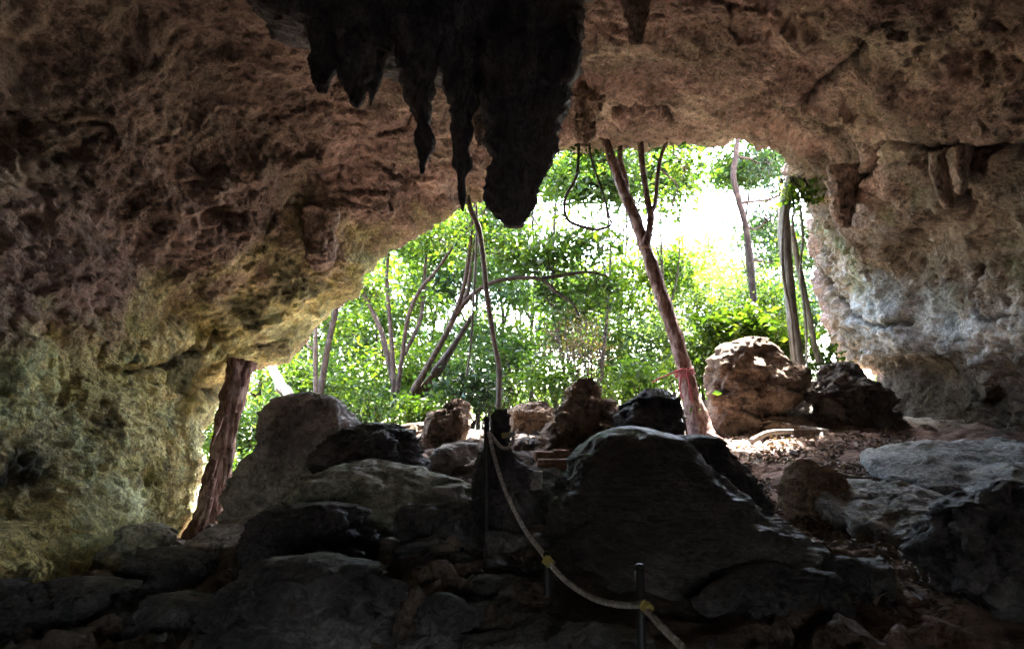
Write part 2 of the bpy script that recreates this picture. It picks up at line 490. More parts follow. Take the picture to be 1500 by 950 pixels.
inB = [(-4.6, -0.9), (-4.85, 0.7), (-5.0, 1.9), (-5.0, 2.9), (-4.85, 3.9), (-4.4, 4.8), (-3.45, 5.7), (-1.9, 6.4), (0.1, 6.75), (1.9, 6.7), (3.7, 6.3), (5.1, 5.5), (5.6, 4.45), (6.8, 3.5), (6.9, 2.5), (7.5, 1.6), (7.3, -0.2)]
inC = [(x * 1.08, z * 1.02) for x, z in inB]
A0 = ring(9.3, inA); A0[11:, 1] += np.array([0.4, 0.9, 1.3, 1.2, 0.9, 0.6])
B0 = ring(7.2, inB)
C0 = ring(4.0, inC)
D0 = ring(0.5, inC)
E0 = ring(-3.5, [(x * 0.95, z * 0.92) for x, z in inC])
F0 = ring(-6.5, [(x * 0.6, 0.6 + z * 0.55) for x, z in inC])
G0 = ring(-7.6, [(x * 0.06, 2 + z * 0.05) for x, z in inC])
cen = np.array([0.6, 0, 2.2])
rad_dir = mouth - cen; rad_dir[:, 1] = 0; rad_dir /= np.linalg.norm(rad_dir, axis=1)[:, None]
O1 = mouth + rad_dir * 0.7 + np.array([0, 0.35, 0])
O2 = mouth + rad_dir * 3.2 + np.array([0, -0.6, 0])
O3 = mouth + rad_dir * 5.5; O3[:, 1] = 4
O4 = mouth + rad_dir * 6.0; O4[:, 1] = -9
O5 = mouth * 0.05 + np.array([0.6, 0, 3]); O5[:, 1] = -13
rings = np.array([O5, O4, O3, O2, O1, mouth, A0, B0, C0, D0, E0, F0, G0])
IM = 5
# t sampling by mean segment length
seg = np.linalg.norm(np.diff(np.stack([mouth, A0, B0]), axis=1), axis=2).mean(0)
NT = 880
cum = np.concatenate([[0], np.cumsum(seg)])
tt = np.interp(np.linspace(0, cum[-1], NT), cum, np.arange(NC))
nper = [4, 8, 10, 14, 24, 125, 95, 95, 30, 16, 12, 8]
ss = np.concatenate([k + np.arange(n) / n for k, n in enumerate(nper)] + [[len(rings) - 1]])
Rt = np.stack([catmull(r, tt) for r in rings])
S = catmull(Rt, ss)                          # (NS, NT, 3)
NS = len(ss)
ds = np.gradient(S, axis=0); dt = np.gradient(S, axis=1)
Nn = np.cross(ds, dt); Nn /= np.linalg.norm(Nn, axis=2)[..., None] + 1e-9
mid = np.array([0.5, 8.0, 2.5])
isin = ss[:, None] + 0 * tt[None]
sgn = np.sign(((mid - S) * Nn).sum(-1)[int(np.searchsorted(ss, 6.5)), NT // 2])
Nn *= sgn                                    # towards the inside of the cave
px, py = project(S)
inner = smooth(4.9, 5.15, isin)
edge = smooth(5.0, 5.6, isin)
tcoord = tt[None] + 0 * ss[:, None]
d = 0.30 * fbm(S * 0.55 + 3, 3) * (0.25 + 0.75 * edge)
nm = fbm(S * 2.1 + 9, 4, gain=0.55)
d = d + 0.085 * nm
rg = fbm(S * np.array([3.2, 3.2, 5.5]) + 0.4 * perlin(S * 1.5)[..., None] + 1.7, 4, gain=0.6, ridge=True)
g1, g2, grn, gtl = wcell(S * np.array([1.5, 1.5, 2.3]) + 0.5 * fbm(S * 2 + 5, 2)[..., None])
calm = smooth(0.1, 0.5, perlin(S * 0.5 + 40)) * 0.5
d = d - 0.030 * rg * (1 - calm)
F1, F2 = worley(S * np.array([3.4, 3.4, 3.4]) + 0.35 * perlin(S * 3)[..., None])
d = d + 0.05 * (0.55 - F1) * (0.6 + 0.4 * inner)
d = d - 0.020 * (1 - calm) * fbm(S * np.array([8, 8, 12.0]) + 0.5 * perlin(S * 3)[..., None] + 61, 2, ridge=True) + 0.014 * perlin(S * 21) + (0.09 * (grn - 0.5) + 0.07 * gtl - 0.05 * np.exp(-((g2 - g1) / 0.05) ** 2)) * smooth(-0.2, 0.3, perlin(S * 0.6 + 8))
# hanging scallop fringe just inside the lip
d = d + 0.10 * smooth(0.1, 0.7, perlin(np.stack([S[..., 0] * 2.2, S[..., 1] * 0.7, S[..., 2] * 2.2], -1) + 77)) * (1 - edge)
CRACKS = [([(1262, 55), (1262, 80), (1240, 105), (1225, 118), (1195, 138), (1160, 165)], 5.5),
          ([(1165, 182), (1185, 185), (1230, 195), (1275, 213), (1310, 210), (1350, 215), (1400, 222), (1480, 232)], 4),
          ([(1278, 215), (1275, 240), (1262, 265)], 4.5), ([(1195, 390), (1215, 425), (1245, 460), (1275, 475), (1300, 480), (1335, 470)], 4),
          ([(1445, 385), (1440, 430), (1430, 455), (1455, 470), (1478, 462)], 4), ([(900, 165), (930, 160), (975, 160), (985, 182)], 4),
          ([(562, 250), (585, 265), (602, 268), (580, 285), (573, 302)], 3.5), ([(602, 268), (635, 258)], 3),
          ([(335, 487), (300, 508), (240, 540), (200, 548)], 4), ([(1390, 260), (1400, 300), (1420, 320)], 4), ([(280, 560), (320, 578), (345, 575)], 3), ([(1180, 215), (1210, 245), (1250, 262), (1300, 300)], 2.2), ([(1330, 120), (1380, 150), (1440, 160), (1500, 190)], 2.2), ([(1000, 60), (1040, 90), (1100, 100), (1150, 150)], 2.2), ([(1310, 480), (1360, 500), (1420, 500)], 2.4), ([(400, 300), (450, 320), (520, 300)], 2.2), ([(150, 430), (180, 440), (230, 428)], 2.2)]
crack = np.zeros_like(px)
wob = 5 * perlin(S * 7 + 3); wob2 = 5 * perlin(S * 7 + 33)
for pts, w in CRACKS:
    dd = seg_dist(px + wob, py + wob2, pts)
    crack = np.maximum(crack, np.exp(-(dd / w) ** 2) * min(1.0, (w / 4.2) ** 2))
crack *= smooth(5.0, 5.1, isin)
d = d - 0.17 * crack
DENTS = [(330, 318, 40, 12, 0.30), (60, 330, 16, 14, 0.15), (40, 215, 40, 30, 0.30), (1440, 100, 60, 18, 0.2), (1250, 300, 26, 14, 0.2), (1400, 230, 80, 14, 0.22),
         (1170, 40, 40, 18, 0.2), (1390, 570, 140, 45, 0.25), (60, 720, 55, 40, 0.3), (190, 560, 40, 20, 0.15), (205, 700, 14, 16, 0.12), (770, 190, 30, 20, 0.1), (1130, 185, 22, 18, 0.15), (1340, 370, 40, 22, .15)]
for (a, b, ra, rb, dep) in DENTS:
    q = ((px + 3 * wob - a) / ra) ** 2 + ((py + 3 * wob2 - b) / rb) ** 2
    d = d - dep * np.exp(-q ** 1.5) * edge
_ph = S[..., 2] * 2.2 + 0.25 * S[..., 1] - 0.5 * S[..., 0] * smooth(2, -3, S[..., 0]) + 0.9 * fbm(S * 0.5 + 31, 3)
_fr = _ph - np.floor(_ph)
d = d + 0.10 * (_fr - 0.5) * smooth(0.0, 0.35, perlin(S * 0.7 + 64)) * inner * smooth(1.0, 0.85, _fr)
W = S + Nn * d[..., None]
# wall colour: tan-pink stone and low left algae, with daylight and shade painted in
def lin(r, g, b): return np.array([r, g, b])
big = fbm(S * 0.8 + 21, 4); mid_n = fbm(S * 2.6 + 51, 4); fin = fbm(S * 8 + 71, 3)
tint = lin(0.385, 0.262, 0.212)[None, None] * np.ones(S.shape)
def blend(c, w):
    global tint
    w = np.clip(w, 0, 1)[..., None]
    tint = tint * (1 - w) + np.asarray(c)[None, None] * w
blend(lin(0.40, 0.32, 0.23), smooth(-0.1, 0.6, big) * 0.7)
blend(lin(0.30, 0.19, 0.16), smooth(0.0, 0.6, mid_n) * 0.5)
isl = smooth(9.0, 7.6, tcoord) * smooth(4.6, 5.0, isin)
yl = isl * smooth(-70, 60, py - (515 - 0.285 * px) + 55 * big + 30 * mid_n) * smooth(8.6, 7.6, isin)  # algae band that also paints leaf-filtered daylight near the mouth
upl = isl * smooth(30, -160, py - (515 - 0.285 * px) + 40 * big) * smooth(620, 250, px)  # darker upper left: shade of the overhang put into the tint
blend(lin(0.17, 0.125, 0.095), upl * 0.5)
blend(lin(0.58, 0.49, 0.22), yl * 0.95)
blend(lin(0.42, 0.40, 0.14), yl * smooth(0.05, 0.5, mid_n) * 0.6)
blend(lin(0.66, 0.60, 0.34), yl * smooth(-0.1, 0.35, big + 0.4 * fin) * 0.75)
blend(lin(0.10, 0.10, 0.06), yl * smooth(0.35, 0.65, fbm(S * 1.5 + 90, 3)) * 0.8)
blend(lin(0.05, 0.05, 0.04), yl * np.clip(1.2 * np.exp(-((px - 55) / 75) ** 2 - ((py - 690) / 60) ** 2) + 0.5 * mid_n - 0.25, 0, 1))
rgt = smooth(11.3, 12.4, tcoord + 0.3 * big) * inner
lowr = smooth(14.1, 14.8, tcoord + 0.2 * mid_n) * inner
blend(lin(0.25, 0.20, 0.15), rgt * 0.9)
wht = smooth(1205, 1260, px) * rgt * np.exp(-(((px - 1350) / 190) ** 2 + ((py - 470 - 0.25 * (px - 1350)) / 75) ** 2) ** 1.3)  # whitish patch: sky light painted onto the right wall
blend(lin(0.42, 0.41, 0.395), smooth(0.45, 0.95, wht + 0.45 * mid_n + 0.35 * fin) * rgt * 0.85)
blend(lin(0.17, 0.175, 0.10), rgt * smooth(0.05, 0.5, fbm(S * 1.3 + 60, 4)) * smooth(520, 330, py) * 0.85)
blend(lin(0.11, 0.085, 0.06), lowr * 0.92)  # dark brown paints the shade of the undercut hollow
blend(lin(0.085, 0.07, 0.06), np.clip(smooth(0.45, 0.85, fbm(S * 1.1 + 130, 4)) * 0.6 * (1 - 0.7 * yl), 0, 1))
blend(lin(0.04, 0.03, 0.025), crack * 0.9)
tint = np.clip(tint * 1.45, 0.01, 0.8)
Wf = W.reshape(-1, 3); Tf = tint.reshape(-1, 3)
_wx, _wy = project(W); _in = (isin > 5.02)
def depth_at(a, b):
    m = _in & (np.abs(_wx - a) < 10) & (np.abs(_wy - b) < 10) & (W[..., 1] > 3)
    return float(W[..., 1][m].min()) if m.any() else 10.0
Q = grid_quads(NS, NT).reshape(NS - 1, NT - 1, 4)
if sgn > 0: Q = Q[..., ::-1]
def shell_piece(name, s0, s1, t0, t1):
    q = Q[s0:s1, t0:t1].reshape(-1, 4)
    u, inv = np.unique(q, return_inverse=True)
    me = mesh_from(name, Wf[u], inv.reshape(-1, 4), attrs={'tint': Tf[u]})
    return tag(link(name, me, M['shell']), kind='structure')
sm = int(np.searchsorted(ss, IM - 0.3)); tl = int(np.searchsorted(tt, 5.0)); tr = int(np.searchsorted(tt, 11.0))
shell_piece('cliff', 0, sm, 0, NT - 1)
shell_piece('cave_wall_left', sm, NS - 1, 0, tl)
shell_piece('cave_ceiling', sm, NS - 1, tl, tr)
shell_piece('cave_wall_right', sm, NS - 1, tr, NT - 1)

# ------------------------------------------------------------------ rocks and dripstone from measured outlines
def sliced(name, label, cat, mat, D, slices, depth=0.8, amp=0.12, freq=1.6, seed=0, flute=0.0, chip=0.5, K=112, L=96, sink=0.35, group=None,
           close_bottom=False, fr=0.6, ripple=0.0, lean=0.0, expo=2.4, lo=1.0, facet=1.1, terrace=0.0):
    """closed stone body: (photo row, left edge, right edge) slices at distance D, own depth, broken up by noise"""
    sl = np.array(sorted(slices), float)
    if not close_bottom:
        last = sl[-1].copy(); nxt = last.copy(); nxt[0] += sink * FPX / D; nxt[1] -= 8; nxt[2] += 8
        sl = np.vstack([sl, nxt])
    pl = P(sl[:, 1], sl[:, 0], D); pr = P(sl[:, 2], sl[:, 0], D)
    cx = (pl[:, 0] + pr[:, 0]) / 2; hw = (pr[:, 0] - pl[:, 0]) / 2; z = pl[:, 2]
    zz = np.linspace(z[0], z[-1], L)
    # denser near the rounded ends
    e = np.linspace(0, 1, L); zz = z[0] + (z[-1] - z[0]) * e
    cxs = np.interp(-zz, -z, cx); hws = np.interp(-zz, -z, hw)
    ker = np.array([1, 2, 3, 2, 1.]) / 9
    cxs = np.convolve(np.pad(cxs, 2, 'edge'), ker, 'valid'); hws = np.convolve(np.pad(hws, 2, 'edge'), ker, 'valid')
    ang = np.arange(K) * 2 * math.pi / K
    ca, sa = np.cos(ang), np.sin(ang)
    ex = 2.0 / expo
    ux = np.sign(ca) * np.abs(ca) ** ex; uy = np.sign(sa) * np.abs(sa) ** ex
    frac = (zz[0] - zz) / max(zz[0] - zz[-1], 1e-6)
    X = cxs[:, None] + hws[:, None] * ux[None]
    Y = D + lean * (1 - frac)[:, None] + hws[:, None] * depth * uy[None]
    Z = zz[:, None] + 0 * X
    R = np.stack([X, Y, Z], -1)
    out = np.stack([np.broadcast_to(ca, X.shape), np.broadcast_to(sa, X.shape), np.zeros_like(X)], -1)
    off = seed * 7.31
    n = lo * amp * fbm(R * freq + off, 2)
    n = n + amp * 0.5 * fbm(R * freq * 2.7 + off, 4, gain=fr)
    if chip:
        f1, f2 = worley(R * freq * 1.5 + off + 0.3 * perlin(R * 3 + off)[..., None])
        n = n + amp * chip * (0.5 - f1) * 1.2
        f1, f2 = worley(R * freq * 4.2 + off)
        n = n - amp * chip * 0.35 * (0.5 - f1)
    if facet:
        g1, g2, gr, gt = wcell(R * freq * 1.15 + off + 3 + 0.35 * fbm(R * freq * 1.7 + off, 2)[..., None])
        n = n + amp * facet * (0.95 * (gr - 0.5) + 1.1 * gt) - 0.3 * amp * facet * np.exp(-((g2 - g1) / 0.06) ** 2)
        g1, g2, gr, gt = wcell(R * freq * 3.1 + off + 0.25 * fbm(R * freq * 4 + off, 2)[..., None])
        n = n + amp * facet * (0.28 * (gr - 0.5) + 0.35 * gt)
    if flute:
        n = n + flute * fbm(np.stack([R[..., 0] * 5, R[..., 1] * 5, R[..., 2] * 0.8], -1) + off, 3, ridge=True)
    if terrace:
        ph = -R[..., 2] * 4.6 + 1.5 * fbm(R * 0.8 + off + 9, 3) + 0.5 * R[..., 0]
        fr_ = ph - np.floor(ph)
        n = n + terrace * (0.5 - fr_) * (0.35 + np.clip(perlin(R * 1.1 + off) + 0.4, 0, 1)) * smooth(0.05, 0.3, frac)[:, None]
    if ripple:
        wv = R[..., 2] * 30 + 7.0 * fbm(R * 1.6 + off, 4) + 0.6 * R[..., 0]
        n = n + ripple * (np.sin(wv) + 0.6 * np.sin(wv * 2.3 + 1)) * (0.4 + 1.2 * np.clip(perlin(R * 2.5 + off) + 0.5, 0, 1))
    endfade = np.minimum(1, hws / max(hws.max() * 0.5, 1e-6))[:, None]
    n = n * (0.35 + 0.65 * endfade)
    R = R + out * n[..., None]
    R[..., 2] += 0.35 * amp * fbm(R * freq * 2 + off + 50, 3) * endfade
    Vv = np.concatenate([R.reshape(-1, 3), R[0].mean(0)[None] + [0, 0, 0.15 * hws[0]], R[-1].mean(0)[None] - [0, 0, 0.3 * hws[-1]]])
    q = grid_quads(L, K, True)[:, ::-1]
    j = np.arange(K); m = L * K
    t = np.concatenate([np.stack([np.full(K, m), j, (j + 1) % K], 1), np.stack([np.full(K, m + 1), (L - 1) * K + (j + 1) % K, (L - 1) * K + j], 1)])
    base = np.array([cxs[-1], D, Vv[:, 2].min()])
    o = part(name, Vv, None, M[mat], q[:, ::-1], t[:, ::-1], None, True, at=base)
    return tag(o, label, cat, group)

def slab(name, label, cat, mat, c, r, rot=0.0, tilt=(0, 0), amp=0.1, seed=0, freq=1.5, flat=0.5, group=None):
    """low lying rock: flattened lump, c = world centre, r = half sizes"""
    K, L = 110, 60
    th = np.linspace(0.02, math.pi - 0.02, L)[:, None]; ph = (np.arange(K) * 2 * math.pi / K)[None]
    ex = 0.75
    U = np.stack([np.sin(th) ** ex * np.cos(ph), np.sin(th) ** ex * np.sin(ph), np.sign(np.cos(th)) * np.abs(np.cos(th)) ** flat + 0 * ph], -1)
    R = U * np.array(r)
    nrm = U / np.array(r); nrm /= np.linalg.norm(nrm, axis=-1)[..., None]
    off = seed * 5.7
    n = amp * fbm(R * freq + off, 2) + amp * 0.45 * fbm(R * freq * 3 + off, 4, gain=0.6)
    f1, f2 = worley(R * freq * 2 + off); n = n + amp * 0.5 * (0.5 - f1)
    g1, g2, gr, gt = wcell(R * freq * 1.6 + off + 0.3 * fbm(R * 3 + off, 2)[..., None]); n = n + amp * (0.5 * (gr - 0.5) + 0.6 * gt - 0.25 * np.exp(-((g2 - g1) / 0.05) ** 2))
    R = R + nrm * n[..., None]
    _e = 1 + 0.30 * perlin(np.stack([U[..., 0] * 1.6, U[..., 1] * 1.6, 0 * U[..., 0] + off], -1)) + 0.10 * perlin(np.stack([U[..., 0] * 5, U[..., 1] * 5, 0 * U[..., 0] + off], -1))
    R[..., 0] *= _e; R[..., 1] *= _e
    cr, sr = math.cos(rot), math.sin(rot)
    R = np.stack([R[..., 0] * cr - R[..., 1] * sr, R[..., 0] * sr + R[..., 1] * cr, R[..., 2]], -1)
    R[..., 2] += tilt[0] * R[..., 0] + tilt[1] * R[..., 1]
    R = R + np.array(c)
    Vv = np.concatenate([R.reshape(-1, 3), R[0].mean(0)[None], R[-1].mean(0)[None]])
    q = grid_quads(L, K, True)
    j = np.arange(K); m = L * K
    t = np.concatenate([np.stack([np.full(K, m), (j + 1) % K, j], 1), np.stack([np.full(K, m + 1), (L - 1) * K + j, (L - 1) * K + (j + 1) % K], 1)])
    o = part(name, Vv, None, M[mat], q[:, ::-1], t[:, ::-1], None, True, at=(c[0], c[1], Vv[:, 2].min()))
    return tag(o, label, cat, group)

GS = 'stalactites hanging from the cave roof'
sliced('hanging_rock', 'black fringed rock curtain at the roof that the stalactites grow from', 'rock', 'darkstal', 7.4,
       [(-190, 250, 900), (-60, 290, 872), (0, 348, 852), (35, 400, 848), (60, 452, 845), (85, 500, 842), (105, 590, 838), (118, 650, 830)], depth=0.38, amp=0.10, freq=2.2, flute=0.05, K=160, L=70, close_bottom=True, seed=3)
STAL = [('thick black stalactite, broadest and longest of the hanging cluster, with ragged blunt tip', 'darkstal', 7.2,
         [(-30, 700, 850), (60, 702, 846), (110, 706, 838), (150, 710, 828), (185, 714, 812), (215, 718, 805), (235, 716, 802), (258, 716, 786), (285, 712, 783), (303, 718, 776), (318, 734, 770), (332, 745, 760)], 0.8, 0.055, 0.03),
        ('lumpy black spur on the side of the thickest stalactite', 'darkstal', 7.3, [(150, 770, 838), (185, 770, 822), (215, 775, 806), (235, 778, 799), (248, 786, 794)], 0.7, 0.03, 0.0),
        ('slender black stalactite with long thin twisted tip beside the thickest one', 'darkstal', 7.1,
         [(40, 640, 712), (100, 645, 708), (140, 655, 700), (180, 662, 692), (215, 665, 688), (245, 667, 690), (260, 668, 683), (280, 671, 682), (300, 675, 680), (309, 677, 679)], 0.8, 0.03, 0.012),
        ('black stalactite with a spearhead-shaped drop tip', 'darkstal', 7.0,
         [(40, 575, 650), (95, 582, 640), (125, 588, 634), (150, 602, 630), (175, 610, 630), (205, 608, 633), (220, 612, 630), (238, 615, 624), (254, 617, 620)], 0.8, 0.03, 0.012),
        ('short blunt black stalactite, second from the outer end of the cluster', 'darkstal', 7.1,
         [(40, 490, 560), (80, 495, 552), (110, 500, 545), (135, 508, 535), (150, 515, 530), (158, 521, 525)], 0.8, 0.03, 0.012),
        ('small dark stalactite at the outer end of the cluster over brown rock', 'darkstal', 7.1,
         [(40, 452, 500), (75, 456, 494), (105, 458, 490), (125, 461, 482), (136, 468, 477)], 0.8, 0.025, 0.01),
        ('thin crooked dark stalactite beside the second one of the cluster', 'darkstal', 7.2,
         [(60, 535, 575), (100, 538, 562), (125, 539, 554), (148, 541, 546), (156, 542, 544)], 0.8, 0.02, 0.01),
        ('dark stubby stalactite alone near the top edge over the reddish roof', 'tanstal', 8.6,
         [(-30, 905, 955), (0, 912, 950), (30, 916, 946), (50, 920, 944), (62, 924, 942), (68, 930, 938)], 0.8, 0.03, 0.012),
        ('brown ragged stalactite carrying the looped vine at the roof edge', 'tanstal', 11.5,
         [(150, 842, 880), (165, 842, 876), (180, 844, 872), (195, 847, 870), (208, 850, 866), (215, 854, 862)], 0.7, 0.06, 0.03),
        ('short brown stalactite in the gap next to the thickest black one', 'tanstal', 10.4,
         [(60, 690, 745), (120, 690, 740), (160, 694, 728), (190, 698, 722), (215, 702, 712)], 0.8, 0.05, 0.02),
        ('stubby pale stalactite on the overhang above the hanging roots', 'tanstal', 11.2,
         [(280, 1220, 1256), (295, 1222, 1252), (310, 1224, 1250), (325, 1228, 1247), (333, 1233, 1242)], 0.8, 0.04, 0.015),
        ('stubby tan drip lobe on the lit left overhang', 'tanstal', 9.9,
         [(345, 448, 488), (362, 450, 486), (380, 452, 484), (391, 455, 479), (396, 461, 472)], 0.8, 0.04, 0.02),
        ('tan finger-shaped stalactite on the cracked right roof', 'tanstal', 9.2,
         [(258, 1368, 1390), (272, 1371, 1392), (286, 1376, 1395), (300, 1383, 1397), (306, 1388, 1395)], 0.8, 0.02, 0.008),
        ('short tan stalactite beside the finger-shaped one on the right roof', 'tanstal', 9.1,
         [(252, 1396, 1418), (264, 1398, 1417), (277, 1400, 1415), (284, 1404, 1412)], 0.8, 0.02, 0.008)]
for i, (lb, mt, D, sl, dp, am, fl) in enumerate(STAL):
    if mt == 'tanstal':
        D = depth_at((sl[0][1] + sl[0][2]) / 2, max(sl[0][0], 4)) - 0.02
        y0, a0, b0 = sl[0]
        w0 = (b0 - a0) / 2
        sl = [(y0 - 34, a0 - w0 * 0.4, b0 + w0 * 0.4), (y0 - 14, a0 - w0 * 0.12, b0 + w0 * 0.12)] + sl
    sliced('stalactite', lb, 'stalactite', mt, D, sl, depth=dp, amp=am * 1.35, freq=4.0, seed=20 + i, flute=fl, chip=0.5, close_bottom=True, K=64, L=110, group=GS, facet=0.35)

